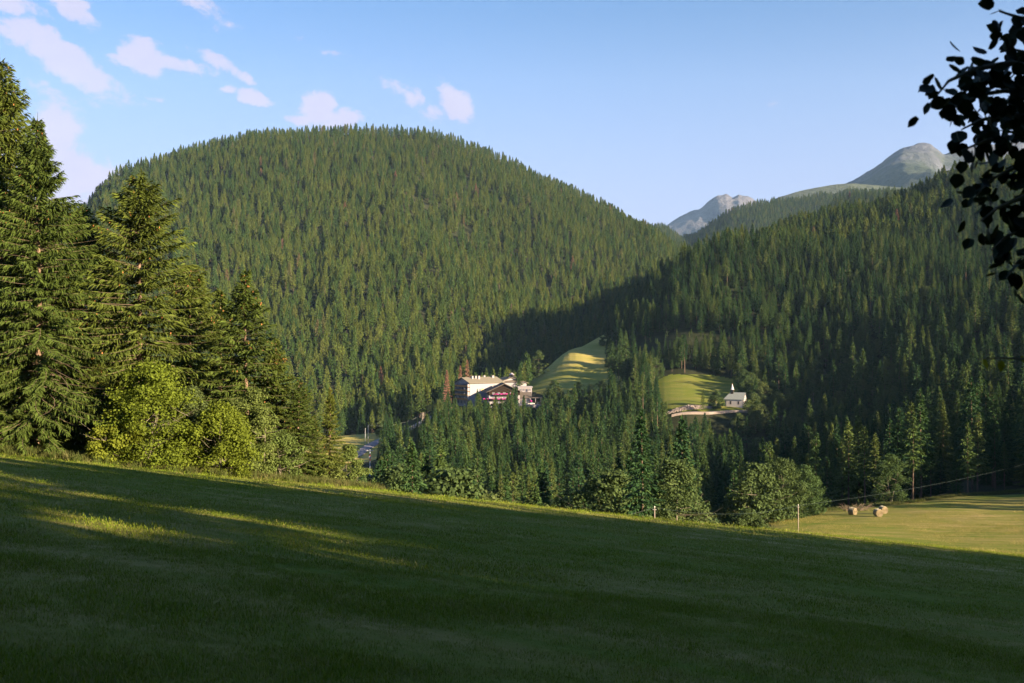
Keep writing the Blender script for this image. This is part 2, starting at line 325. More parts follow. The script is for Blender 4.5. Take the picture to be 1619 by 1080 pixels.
# --- meadow in front (camera to tree line and the field at the right)
xs = np.concatenate([np.arange(-160, -60, 5), np.arange(-60, 130, 1.5), np.arange(130, 341, 5)])
ys = np.concatenate([np.arange(-170, 0, 5), np.arange(0, 60, 1.2), np.arange(60, 231, 1.5)])
X, Y = np.meshgrid(xs, ys, indexing='ij')
Z = Zg(X, Y)+fbm(X/9, Y/9, 4)*.16*sst(5, 20, np.hypot(X, Y))
def grid_faces(nx, ny):
    i, j = np.meshgrid(np.arange(nx-1), np.arange(ny-1), indexing='ij'); a = (i*ny+j).ravel()
    return np.stack([a, a+ny, a+ny+1, a+1], 1)
me = mesh_np('meadow', np.stack([X, Y, Z], -1).reshape(-1, 3), grid_faces(len(xs), len(ys)), [MT['meadow']], smooth=True)
tag(link('meadow', me), kind='structure')

# --- valley, spur and forested mountain, all on one lie of the land, cut into separate sheets
us = np.concatenate([np.arange(-1500, 450, 30), np.arange(450, 800, 4), np.arange(800, 1240, 2), np.arange(1240, 1660, 15), np.arange(1660, 3401, 60)])
ds = np.concatenate([np.arange(228, 520, 8), np.arange(520, 900, 2), np.arange(900, 1010, 10)])
U, D = np.meshgrid(us, ds, indexing='ij'); X = (U-CX)/F0*D; Z = Zg(X, D)
fz = grid_faces(len(us), len(ds)); Vv = np.stack([X, D, Z], -1).reshape(-1, 3)
cen = Vv[fz].mean(1); cu, cr_ = proj(cen[:, 0], cen[:, 1], cen[:, 2])
mp_ = inpoly(cu, cr_, PAST) & (cen[:, 1] > 640) & (cen[:, 1] < 880)
mc_ = inpoly(cu, cr_, CHM) & (cen[:, 1] > 540) & (cen[:, 1] < 690)
mv_ = (cu > 470) & (cu < 612) & (cen[:, 1] > 520) & (cen[:, 1] < 652)
def sub(name, msk, m, kind='structure'):
    f = fz[msk]; ids, inv = np.unique(f, return_inverse=True)
    return tag(link(name, mesh_np(name, Vv[ids], inv.reshape(-1, 4), [m], smooth=True)), kind=kind)
sub('hillside_pasture', mp_, MT['pasture']); sub('church_meadow', mc_, MT['church_meadow']); sub('valley_field', mv_, MT['pasture'])
sub('valley_ground', ~(mp_ | mc_ | mv_), MT['floor'])
us = np.concatenate([np.arange(-1500, 0, 60), np.arange(0, 1200, 12), np.arange(1200, 1700, 20), np.arange(1700, 3401, 80)])
ds = np.arange(1000, 2701, 15.0)
U, D = np.meshgrid(us, ds, indexing='ij'); X = (U-CX)/F0*D; Z = Zg(X, D)
tag(link('forested_mountain', mesh_np('forested_mountain', np.stack([X, D, Z], -1).reshape(-1, 3), grid_faces(len(us), len(ds)), [MT['floor']], smooth=True)), kind='structure')

# --- far hills and bare mountains
def rockmat(name, lo, hi, zg, scale):
    m, t, o = mat(name); tcn = N(t, 'ShaderNodeTexCoord'); b = N(t, 'ShaderNodeBsdfPrincipled'); setin(b, Roughness=.95)
    sp = N(t, 'ShaderNodeSeparateXYZ'); t.links.new(tcn.outputs['Object'], sp.inputs[0])
    n = tex(t, tcn.outputs['Object'], scale, 9, .65, .4); n2 = tex(t, tcn.outputs['Object'], scale*5, 7, .7)
    h = M(t, 'ADD', sp.outputs[2], M(t, 'MULTIPLY', M(t, 'SUBTRACT', n.outputs[0], .5), 1100))
    r = N(t, 'ShaderNodeMapRange'); t.links.new(h, r.inputs[0]); r.inputs[1].default_value = zg-120; r.inputs[2].default_value = zg+120
    a = N(t, 'ShaderNodeMixRGB'); t.links.new(n2.outputs[0], a.inputs[0]); a.inputs[1].default_value = (*[c*.2 for c in hi], 1); a.inputs[2].default_value = (*[c*2.0 for c in hi], 1)
    c = N(t, 'ShaderNodeMixRGB'); t.links.new(r.outputs[0], c.inputs[0]); c.inputs[1].default_value = (*lo, 1); t.links.new(a.outputs[0], c.inputs[2])
    t.links.new(c.outputs[0], b.inputs['Base Color'])
    bp = N(t, 'ShaderNodeBump'); bp.inputs['Distance'].default_value = 110; bp.inputs['Strength'].default_value = .8; t.links.new(n2.outputs[0], bp.inputs['Height']); t.links.new(bp.outputs[0], b.inputs['Normal'])
    t.links.new(b.outputs[0], o.inputs[0]); return m
FAR = {}
def far(name, sil, d0, row0, d1, d2, amp, wl, m, usx):
    su = [a for a, b in sil]; sr = [b for a, b in sil]; us = np.arange(*usx); t = np.linspace(0, 1.35, 130)
    def zf(x, y):
        u = CX+F0*x/y; k = (y-d0)/(d1-d0); zr = (CY-np.interp(u, su, sr))/F0*d1; z0 = (CY-row0)/F0*d0
        kk = np.clip(k, 0, 1); z = z0+(zr-z0)*(kk**.9)
        z = np.where(k > 1, zr-(k-1)*(d1-d0)*.35, z)
        rid = -np.abs(fbm((x+y*.4)/wl, y/wl/2.2, 5))
        z = z+fbm(x/(wl*.32), y/(wl*.5), 5)*amp*.16*np.clip(k*4, 0, 1)
        return z+rid*amp*(1-np.clip(1-np.abs(k-1)*2.2, 0, 1)**.7*.96)*np.clip(k*5, 0, 1)
    U, T = np.meshgrid(us, t, indexing='ij'); D = d0+(d1-d0)*T; X = (U-CX)/F0*D
    o = tag(link(name, mesh_np(name, np.stack([X, D, zf(X, D)], -1).reshape(-1, 3), grid_faces(len(us), len(t)), [m], smooth=True)), kind='structure')
    FAR[name] = zf; return o
rk1 = rockmat('mountain_rock_haze_blue', (.030, .045, .024), (.085, .09, .12), 1000, .0016)  # blue of the distant haze is mixed into the rock colour
rk2 = rockmat('bare_rock_haze_blue', (.04, .05, .03), (.095, .09, .115), 800, .0014)  # bare peaks likewise: haze blue put into the rock tone
grs = rockmat('alpine_shoulder', (.06, .075, .04), (.085, .09, .05), 1500, .0015)
rk_amp = 1
far('bare_mountain', [(900, 420), (1000, 395), (1045, 360), (1080, 342), (1110, 326), (1135, 309), (1148, 306), (1158, 309), (1168, 302), (1182, 305), (1198, 317), (1240, 335), (1400, 380)], 6500, 430, 9000, 0, 620, 1100, rk2, (880, 1420, 2))
far('rocky_mountain', [(1100, 400), (1220, 330), (1290, 305), (1340, 285), (1375, 266), (1405, 248), (1428, 233), (1450, 226), (1472, 222), (1484, 227), (1492, 235), (1515, 230), (1540, 224), (1600, 214), (1750, 205), (2100, 260)], 4300, 370, 6200, 0, 420, 800, rk1, (1080, 2100, 3))
far('alpine_shoulder', [(1100, 410), (1180, 345), (1230, 311), (1260, 303), (1320, 291), (1350, 289), (1420, 296), (1700, 300)], 3600, 400, 4600, 0, 30, 300, grs, (1090, 1700, 8))
far('blue_forest_hill', [(960, 420), (1030, 362), (1050, 362), (1075, 378), (1095, 376), (1110, 366), (1135, 350), (1160, 334), (1200, 325), (1240, 322), (1300, 312), (1340, 306), (1400, 305), (1700, 300)], 2500, 470, 3300, 0, 60, 160, MT['floor'], (960, 1700, 8))
far('dark_forest_hill', [(1120, 450), (1200, 395), (1240, 368), (1290, 348), (1325, 322), (1360, 311), (1400, 309), (1500, 310), (1700, 290)], 1750, 470, 2300, 0, 35, 120, MT['floor'], (1120, 1700, 8))

# ------------------------------------------------------------------ trees
def strips(P0, P1, P2, Sv, w0, w1, w2):
    """n bent tapering cards"""
    n = len(P0); w0 = np.broadcast_to(w0, n)[:, None]; w1 = np.broadcast_to(w1, n)[:, None]; w2 = np.broadcast_to(w2, n)[:, None]
    V = np.stack([P0-Sv*w0, P0+Sv*w0, P1-Sv*w1, P1+Sv*w1, P2-Sv*w2, P2+Sv*w2], 1).reshape(-1, 3)
    b = np.arange(n)[:, None]*6
    F = np.concatenate([b+np.array([[0, 1, 3, 2]]), b+np.array([[2, 3, 5, 4]])]); return V, F
def nrm(a): return a/np.maximum(np.linalg.norm(a, axis=-1, keepdims=True), 1e-6)
def taper_tube(pts, rad, k):
    pts = np.asarray(pts, float); n = len(pts); ang = np.arange(k)*2*np.pi/k
    d = nrm(np.gradient(pts, axis=0)); ref = np.array([0.3, 0.9, 0.1]); a = nrm(np.cross(d, ref)); b = np.cross(d, a)
    V = pts[:, None]+(a[:, None]*np.cos(ang)[None, :, None]+b[:, None]*np.sin(ang)[None, :, None])*np.asarray(rad)[:, None, None]
    i, j = np.meshgrid(np.arange(n-1), np.arange(k), indexing='ij'); i = i.ravel(); j = j.ravel(); j2 = (j+1) % k
    return V.reshape(-1, 3), np.stack([i*k+j, i*k+j2, (i+1)*k+j2, (i+1)*k+j], 1)
def cat(parts):
    V = []; F = []; n = 0
    for v, f in parts: V.append(v); F.append(f+n); n += len(v)
    return np.concatenate(V), np.concatenate(F)

def spruce(seed, H=25., Rr=3.0, base=.12, dz=.8, nb=6, sp=.5, w=.2, tl=.7, bare=0., lean=.0, hang=.5, prof=.85, limbs=True, kt=6, cards=1, skip=.05):
    """returns crown (V,F), trunk (V,F), bare limbs (V,F), cones (V,F)"""
    g = np.random.default_rng(seed); crown = []; limb = []; cones = []
    tz = np.linspace(-.6, H*.985, 14); wob = np.stack([np.cumsum(g.normal(0, .035, 14))*H/25, np.cumsum(g.normal(0, .035, 14))*H/25, tz], 1)
    r0 = .0105*H+.03; trunk = taper_tube(wob, r0*np.clip(1-(tz/H)**1.1*.95, .03, 1.1), kt)
    axis = lambda z: np.array([np.interp(z, tz, wob[:, 0]), np.interp(z, tz, wob[:, 1]), z])
    h = H*base; a0 = g.random()*6
    lob = g.random(6)*6.28; side_b = 1+.16*math.sin(g.random()*6)
    while h < H*.985:
        t = (h-H*base)/(H*(1-base)); L0 = Rr*((1-t)**prof)*min(1, .62+t*3.2)+.12
        n = nb if t < .9 else max(3, nb-2)
        for b in range(n):
            a = a0+b*2*math.pi/n+g.normal(0, .3); L = L0*(1+.2*math.sin(a*2+h*.35+lob[0])+g.normal(0, .16)); L = max(L, .15)
            hh = h+g.normal(0, dz*.3)
            if t < .8 and g.random() < bare: L *= g.uniform(.25, .6)
            el = math.radians(-14+55*t**1.6)+g.normal(0, .10); droop = .22*(1-t)+.05
            wgl = g.normal(0, .07); m = max(4, int(L/sp)); s = np.linspace(0, 1, 6)
            dh = np.array([math.cos(a), math.sin(a), 0.]); sd_ = np.array([-math.sin(a), math.cos(a), 0.])
            cur = lambda s: axis(min(hh, H*.985))+dh*(L*s*math.cos(el))[:, None]+np.array([0, 0, 1.])*(L*(s*math.sin(el)-droop*s*s+droop*.75*s**3.2))[:, None]+sd_*(wgl*L*np.sin(s*3.1))[:, None]
            if limbs and L > .5:
                limb.append(taper_tube(cur(s), (.008+.0062*L)*(1-s*.85), 3))
            if g.random() < skip and t < .75: continue
            n_t = m*2; s = np.clip(np.linspace(.10 if t > .3 else .2, 1.0, n_t)+g.normal(0, .02, n_t), .05, 1)
            for c in range(cards):
                p = cur(s); sg = np.where(np.arange(n_t) % 2 == 0, 1., -1.)*(1 if c < 2 else -1)
                ll = tl*(.35+.75*np.sin(np.clip(s, 0, 1)*2.6+.25))*g.uniform(.55, 1.25, n_t)*min(1, .35+L*.35)
                out_ = .55+.5*s
                hg = hang*(1-.6*t)*g.uniform(.3, 1.5, n_t)
                dr = nrm(sd_*sg[:, None]*(1.05-s*.55)[:, None]+dh*out_[:, None]+np.array([0, 0, -1.])*hg[:, None]*.55+g.normal(0, .18, (n_t, 3)))
                p1 = p+dr*ll[:, None]*.5; p2 = p1+nrm(dr+np.array([0, 0, -.9])*hg[:, None]+g.normal(0, .1, (n_t, 3)))*ll[:, None]*.5
                sv = nrm(np.cross(dr, g.normal(0, 1, (n_t, 3))+np.array([0, 0, .8])))
                crown.append(strips(p, p1, p2, sv, w*.45, w*g.uniform(.7, 1.2, n_t)*.5, w*.08))
            # tip card
            p = cur(np.array([.8])); q = cur(np.array([1.])); dv = nrm(q-p)
            crown.append(strips(p, q, q+dv*tl*.45+np.array([[0, 0, -.06]]), nrm(np.cross(dv, np.array([[0, 0, 1.]]))), w*.4, w*.55, w*.1))
            if cones is not None and t > .35 and g.random() < .30:
                k = g.integers(1, 4); q = cur(g.uniform(.6, 1., k))+np.array([0, 0, -.05])+g.normal(0, .1, (k, 3))
                cones.append(strips(q, q+np.array([0, 0, -.08]), q+np.array([0, 0, -.16]), nrm(g.normal(0, 1, (k, 3))*[1, 1, 0]), .03, .045, .02))
        h += dz*(1.0-.45*t)*g.uniform(.8, 1.2); a0 += 1.1
    # leader
    tp = axis(H*.97)[None]; crown.append(strips(tp, tp+[[0, 0, H*.02]], tp+[[0, 0, H*.045]], np.array([[1., 0, 0]]), w*.4, w*.3, w*.06))
    crown.append(strips(tp, tp+[[0, 0, H*.02]], tp+[[0, 0, H*.045]], np.array([[0, 1., 0]]), w*.4, w*.3, w*.06))
    return cat(crown), trunk, (cat(limb) if limb else None), (cat(cones) if cones else None)

def broadleaf(seed, H=8., Rw=3.5, n_cl=60, per=120, leaf=.16, low=.1, stems=1, twigs=14, flat=1.):
    """a crown of leaf clumps over forking limbs"""
    g = np.random.default_rng(seed); limb = []; leaves = []; cl = []
    starts = [(g.normal(0, .12*stems), g.normal(0, .12*stems)) for _ in range(stems)]
    for i, (sx, sy) in enumerate(starts):
        a = g.random()*6.3; top = np.array([sx+math.cos(a)*Rw*.25*(stems > 1)*g.uniform(.6, 1.8), sy+math.sin(a)*Rw*.25*(stems > 1)*g.uniform(.6, 1.8), H*.78*g.uniform(.75, 1)])
        s = np.linspace(0, 1, 7)[:, None]; tr = np.array([sx, sy, -.4])*(1-s)+top*s+g.normal(0, .05*H/8, (7, 3))*s
        limb.append(taper_tube(tr, (.018*H+.02)/math.sqrt(stems)*(1-s[:, 0]*.85), 6))
        for k in range(max(5, twigs//stems)):
            f = g.uniform(.12, .95); o = tr[0]*(1-f)+top*f; a = g.random()*6.3
            ln = Rw*(.55+.6*math.sin(f*2.6))*g.uniform(.6, 1); e = o+np.array([math.cos(a)*ln, math.sin(a)*ln, ln*g.uniform(.1, .7)])
            mid = (o+e)/2+np.array([0, 0, -.06*ln]); limb.append(taper_tube(np.array([o, mid, e]), [.012*H*.35+.01, .02*H*.1+.008, .006], 4))
    for i in range(n_cl):
        th = g.random()*6.283; zz = g.random(); r = Rw*math.sin(math.pi*min(1, (zz*.86+.14)))**.55*(.45+.6*g.random()**.6)*(1.0-.25*zz)
        r *= 1+.18*math.sin(3*th+seed)+.1*math.sin(5*th+zz*7)
        cz = H*(low+(1-low)*zz)*flat
        cl.append((r*math.cos(th), r*math.sin(th), cz, g.uniform(.55, 1.15)*Rw*.27))
    for (x, y, z, rad) in cl:
        n = per; dv = nrm(g.normal(0, 1, (n, 3))); rr = rad*g.random((n, 1))**.4; p = np.array([x, y, z])+dv*rr*[1.15, 1.15, .75]
        p[:, 2] = np.clip(p[:, 2], .05, H*1.04); nn = nrm(dv*.8+np.array([0, 0, .7])+g.normal(0, .6, (n, 3))); t1 = nrm(np.cross(nn, g.normal(0, 1, (n, 3))))
        ls = leaf*g.uniform(.6, 1.3, n); leaves.append(strips(p, p+t1*ls[:, None]*.5, p+t1*ls[:, None]+nn*(ls*-.15)[:, None], np.cross(nn, t1), ls*.12, ls*.42, ls*.06))
    return cat(leaves), cat(limb)

def tree_meshes(nm, seed, mcrown, mtrunk, **kw):
    cr, tr, lb, co = spruce(seed, **kw); r = {}
    r['crown'] = mesh_np(nm+'_crown', cr[0], cr[1], [mcrown]); r['trunk'] = mesh_np(nm+'_trunk', tr[0], tr[1], [mtrunk], smooth=True)
    if lb: r['limb'] = mesh_np(nm+'_branches', lb[0], lb[1], [MT['deadwood']])
    if co: r['cones'] = mesh_np(nm+'_cones', co[0], co[1], [MT['cone']])
    V, F = cat([cr, tr]+([lb] if lb is not None and kw.get('limbs', True) else []))
    mi = np.concatenate([np.zeros(len(cr[1])), np.ones(len(F)-len(cr[1]))]); r['all'] = mesh_np(nm, V, F, [mcrown, mtrunk], mi)
    r['H'] = kw['H']; return r
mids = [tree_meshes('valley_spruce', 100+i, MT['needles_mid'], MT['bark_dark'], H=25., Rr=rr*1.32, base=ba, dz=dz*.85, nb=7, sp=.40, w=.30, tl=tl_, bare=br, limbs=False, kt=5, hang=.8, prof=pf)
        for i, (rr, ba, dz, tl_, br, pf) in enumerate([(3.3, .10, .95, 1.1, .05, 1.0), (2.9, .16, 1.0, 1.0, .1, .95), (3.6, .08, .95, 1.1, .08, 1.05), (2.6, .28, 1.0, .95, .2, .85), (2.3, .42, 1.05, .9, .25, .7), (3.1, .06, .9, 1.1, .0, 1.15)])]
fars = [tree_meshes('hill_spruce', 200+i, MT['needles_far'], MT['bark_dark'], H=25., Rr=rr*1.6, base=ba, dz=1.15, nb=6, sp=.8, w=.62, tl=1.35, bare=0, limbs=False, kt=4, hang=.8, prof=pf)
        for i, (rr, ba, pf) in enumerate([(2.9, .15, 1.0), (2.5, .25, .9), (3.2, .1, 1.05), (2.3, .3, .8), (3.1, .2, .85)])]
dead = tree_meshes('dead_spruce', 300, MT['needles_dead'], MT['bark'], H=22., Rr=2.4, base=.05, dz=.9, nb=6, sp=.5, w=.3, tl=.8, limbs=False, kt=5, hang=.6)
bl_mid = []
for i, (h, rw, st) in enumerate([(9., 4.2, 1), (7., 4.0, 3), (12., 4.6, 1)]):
    lv, lb = broadleaf(400+i, h, rw, 70, 105, .27, .02, st, 10)
    V, F = cat([lv, lb]); mi = np.concatenate([np.zeros(len(lv[1])), np.ones(len(lb[1]))])
    bl_mid.append(dict(crown=mesh_np('leafy_crown', lv[0], lv[1], [MT['leaf_mid']]), trunk=mesh_np('leafy_trunk', lb[0], lb[1], [MT['bark_grey']]),
                       all=mesh_np('broadleaf', V, F, [MT['leaf_mid'], MT['bark_grey']], mi), H=h))

# instanced woods
def scatter(name, pts, rotz, sc, idx, meshes, sub_names, label=None, catg=None):
    col = bpy.data.collections.new(name+'_kinds')
    for i, m in enumerate(meshes):
        o = bpy.data.objects.new('%s_%02d' % (sub_names, i), m); col.objects.link(o)
    me = bpy.data.meshes.new(name); me.vertices.add(len(pts)); me.vertices.foreach_set('co', np.asarray(pts, np.float32).ravel())
    for nm, arr, ty in (('rz', rotz, 'FLOAT'), ('sc', sc, 'FLOAT'), ('vi', idx, 'INT')):
        a = me.attributes.new(nm, ty, 'POINT'); a.data.foreach_set('value', np.asarray(arr, np.int32 if ty == 'INT' else np.float32))
    ob = link(name, me); ng = bpy.data.node_groups.new(name+'_nodes', 'GeometryNodeTree')
    ng.interface.new_socket('Geometry', in_out='INPUT', socket_type='NodeSocketGeometry'); ng.interface.new_socket('Geometry', in_out='OUTPUT', socket_type='NodeSocketGeometry')
    gi = N(ng, 'NodeGroupInput'); go = N(ng, 'NodeGroupOutput'); iop = N(ng, 'GeometryNodeInstanceOnPoints'); ci = N(ng, 'GeometryNodeCollectionInfo')
    ci.inputs['Collection'].default_value = col; ci.inputs['Separate Children'].default_value = True; ci.inputs['Reset Children'].default_value = True
    ng.links.new(gi.outputs[0], iop.inputs['Points']); ng.links.new(ci.outputs[0], iop.inputs['Instance']); iop.inputs['Pick Instance'].default_value = True
    def at(nm, ty):
        n = N(ng, 'GeometryNodeInputNamedAttribute', data_type=ty); n.inputs['Name'].default_value = nm; return n.outputs['Attribute']
    ng.links.new(at('vi', 'INT'), iop.inputs['Instance Index'])
    cx = N(ng, 'ShaderNodeCombineXYZ'); ng.links.new(at('rz', 'FLOAT'), cx.inputs[2]); er = N(ng, 'FunctionNodeEulerToRotation'); ng.links.new(cx.outputs[0], er.inputs[0]); ng.links.new(er.outputs[0], iop.inputs['Rotation'])
    ng.links.new(at('sc', 'FLOAT'), iop.inputs['Scale']); ng.links.new(iop.outputs[0], go.inputs[0])
    md = ob.modifiers.new('scatter', 'NODES'); md.node_group = ng
    tag(ob, label, catg, kind='stuff'); return ob

g = np.random.default_rng(11)
def jgrid(x0, x1, y0, y1, sp):
    x, y = np.meshgrid(np.arange(x0, x1, sp), np.arange(y0, y1, sp)); x = x.ravel()+g.uniform(-.48, .48, x.size)*sp; y = y.ravel()+g.uniform(-.48, .48, y.size)*sp; return x, y

# ---- things standing in the valley, needed for keeping trees off them
HOTEL = P(782, 690); CHURCH = P(1164, 556)
ROAD = [P(548, 536), P(566, 546), P(585, 566), P(600, 586), P(625, 608), P(650, 632), P(673, 650), P(700, 672), P(722, 678)]
def near_road(x, y, r=5):
    m = np.zeros(x.shape, bool)
    for a, b in zip(ROAD[:-1], ROAD[1:]):
        ax, ay, bx, by = a.x, a.y, b.x, b.y; L2 = (bx-ax)**2+(by-ay)**2
        t = np.clip(((x-ax)*(bx-ax)+(y-ay)*(by-ay))/L2, 0, 1); m |= np.hypot(x-ax-t*(bx-ax), y-ay-t*(by-ay)) < r
    return m
TOPU = [400, 540, 545, 595, 602, 625, 640, 660, 700, 718, 728, 740, 752, 765, 795, 804, 812, 822, 832, 852, 870, 900, 955, 965, 1030, 1045, 1075, 1125, 1145, 1150, 1181, 1185, 1300]
TOPR = [620, 620, 742, 738, 650, 655, 668, 660, 625, 618, 640, 632, 610, 625, 628, 605, 596, 602, 640, 638, 616, 610, 604, 560, 560, 622, 643, 643, 640, 648, 646, 600, 470]
def valley_trees():
    x, y = jgrid(-120, 760, 118, 1330, 7.3); u = CX+F0*x/y
    d = y; z = Zg(x, y); r = CY-F0*z/d
    keep = (u > 420) & (u < 2500) & ((u > 560) | (d > 640))
    # the field at the right stays open, its far edge runs obliquely
    edge = np.interp(u, [1100, 1180, 1220, 1300, 1400, 1500, 1619, 2200, 3400], [118, 160, 196, 208, 214, 224, 236, 150, 120]); keep &= (d > edge+3)
    keep &= ~(inpoly(u, r, PAST) & (d > 655) & (d < 880)); keep &= ~(inpoly(u, r, CHM) & (d > 535) & (d < 690))
    keep &= ~((u > 500) & (u < 600) & (d > 500) & (d < 662)); keep &= ~near_road(x, y)
    keep &= ~((np.abs(x-HOTEL.x-2) < 38) & (np.abs(y-HOTEL.y-4) < 34)); keep &= ~((np.abs(x-CHURCH.x) < 9) & (np.abs(y-CHURCH.y) < 8))
    keep &= ~((u > 1060) & (u < 1150) & (d > 515) & (d < 560))
    keep &= ~((d > 900) & (u < 960))                       # the mountain has its own wood
    al_ = (x-CHURCH.x)*.809-(y-CHURCH.y)*.588; pe_ = np.abs((x-CHURCH.x)*.588+(y-CHURCH.y)*.809); chl = (al_ > 0) & (al_ < 90) & (pe_ < 10)
    al2 = (x-26)*.809-(y-742)*.588; pe2 = (x-26)*.588+(y-742)*.809; cl2 = (al2 > 0) & (al2 < 190) & (np.abs(pe2) < 50)
    gap = fbm(x/38+3, y/38, 3); keep &= ~((gap < -.34) & (d < 560)); keep &= g.random(x.size) > .10
    keep &= ~((u > 1110) & (u < 1335) & (d < 238) & (g.random(x.size) < .8))
    u, d, x, y, z, r, al_, chl, al2, cl2 = [a[keep] for a in (u, d, x, y, z, r, al_, chl, al2, cl2)]
    H = g.uniform(17, 29, x.size)*np.where(g.random(x.size) < .22, .55, 1)*np.where(d > 600, .92, 1)
    H *= np.where((d < 175) & (u < 1250), .62, 1); H = np.where(cl2, np.minimum(H, np.maximum(5, al2*.295-30-z)), H); H = np.where(chl, np.minimum(H, np.maximum(3.5, al_*.26+CHURCH.z-z-1)), H); H *= np.where((d > 700) & (d < 900) & (u < 960), .62, 1)
    top = np.interp(u, TOPU, TOPR)+g.normal(0, 5, x.size)+6; lim = -(top-CY)/F0*d-z; cap = (d < np.where(u > 1035, 560, np.where(u > 960, 600, 690))) & (u < 1300)
    ok = ~(cap & (lim < 6)); H = np.where(cap, np.minimum(H, lim), H)
    return [a[ok] for a in (u, d, x, y, z, H)]
u, d, x, y, z, H = valley_trees()
broad = (g.random(u.size) < .05) | ((u > 1100) & (u < 1340) & (d < 240)) | ((u > 1110) & (u < 1320) & (d < 300) & (g.random(u.size) < .5)) | ((u > 1150) & (u < 1420) & (d > 480) & (d < 640) & (g.random(u.size) < .6)) | ((u > 860) & (u < 960) & (d > 560) & (d < 700) & (g.random(u.size) < .6)) | ((u > 600) & (u < 1150) & (d < 175) & (g.random(u.size) < .55))
H = np.where(broad, np.minimum(H, g.uniform(7, 13, u.size)+np.where((d < 180) & (u < 1110), 3.5, 0)), H)
rot = g.uniform(0, 6.28, u.size)
# which ones show most: size in the picture, inside the frame and not hidden by the meadow's brow
brow = np.interp(u, [0, 580, 1220, 1470, 1619], [712, 778, 838, 852, 855]); topr = CY-F0*(z+H)/d
vis = (u > -10) & (u < 1625) & (topr < brow-6); vis &= ~((u < 480) & (topr > 640)); size = np.where(vis, F0*H/d, 0)
def area_of(u, d):
    t = 'by the brow' if d < 190 else 'in the hollow' if d < 300 else 'up the slope'
    w = ('below the valley road' if u < 640 else 'below the pylon' if u < 720 else 'below the hotel' if u < 855 else 'below the pasture' if u < 960 else 'below the tree clump' if u < 1040
         else 'below the rubble bank' if u < 1120 else 'below the chapel' if u < 1200 else 'above the field tip' if u < 1300 else 'behind the bales' if u < 1440 else 'by the field end')
    return t+' '+w
ORD = ['', 'leftmost', 'second from left', 'third from left', 'fourth from left', 'fifth from left', 'sixth from left', 'seventh from left', 'eighth from left', 'ninth from left']
NUM = ['', 'one', 'two', 'three', 'four', 'five', 'six', 'seven', 'eight', 'nine']
placed = []
def finish_labels():
    by = {}
    for o, uu, lab in placed: by.setdefault(lab, []).append((uu, o))
    for lab, lst in by.items():
        lst.sort(key=lambda q: q[0]); n = len(lst)
        for i, (uu, o) in enumerate(lst):
            o['label'] = lab if n == 1 or n > 9 else '%s, %s of %s' % (lab, ORD[i+1], NUM[n])
def kind_word(h, fr): return 'young' if h < 13 else 'tall' if h > 23 else 'medium'
si = np.where(~broad)[0]; si = si[np.argsort(-size[si])]; pick_s = si[:284]; pick_s = pick_s[size[pick_s] > 0]
bi = np.where(broad)[0]; bi = bi[np.argsort(-size[bi])]; pick_b = bi[:70]; pick_b = pick_b[size[pick_b] > 0]
def place_tree(name, x, y, z, rz, s, crown, trunk, label, catg, group, sxy=1.0):
    e = empty(name, (x, y, z), rz); e.scale = (s*sxy, s*sxy, s); link('crown', crown, e); link('trunk', trunk, e); tag(e, label, catg, group); return e
VW = ['full-skirted', 'slender', 'broad', 'thin-crowned', 'bare-stemmed', 'pointed']
chosen = np.zeros(u.size, bool)
for i in pick_s:
    chosen[i] = True; k = int(g.integers(0, 6)); k = 5 if H[i] < 11 and k in (3, 4) else k; ar = area_of(u[i], d[i])
    lab = '%s %s spruce %s' % (kind_word(H[i], 0), VW[k], ar); placed.append((place_tree('spruce_tree', x[i], y[i], z[i]-.3, rot[i], H[i]/25, mids[k]['crown'], mids[k]['trunk'], lab, 'tree', 'spruces '+ar, 1.25 if H[i] < 13 else 1.0), u[i], lab))
for i in pick_b:
    chosen[i] = True; k = int(g.integers(0, 3)); ar = area_of(u[i], d[i])
    lab = '%s %s leafy tree %s' % ('low' if H[i] < 6 else 'larger', ['round', 'bushy', 'rounded'][k], ar); placed.append((place_tree('broadleaf_tree', x[i], y[i], z[i]-.2, rot[i], H[i]/bl_mid[k]['H'], bl_mid[k]['crown'], bl_mid[k]['trunk'], lab, 'tree', 'leafy trees '+ar), u[i], lab))
rest = ~chosen; rs = rest & ~broad; n = rs.sum(); fd_ = (d[rs] > 900)
idx = np.where(fd_, 6+g.integers(0, 5, n), g.integers(0, 6, n))
scatter('spruce_wood', np.stack([x[rs], y[rs], z[rs]-.3], 1), rot[rs], H[rs]/25, idx, [m['all'] for m in mids]+[m['all'] for m in fars], 'spruce', 'dense dark spruce wood covering the valley side and the spur', 'wood')
rb = rest & broad
scatter('broadleaf_wood', np.stack([x[rb], y[rb], z[rb]-.2], 1), rot[rb], H[rb]/9, g.integers(0, 3, rb.sum()), [m['all'] for m in bl_mid], 'broadleaf', 'pale leafy trees mixed into the valley wood', 'wood')

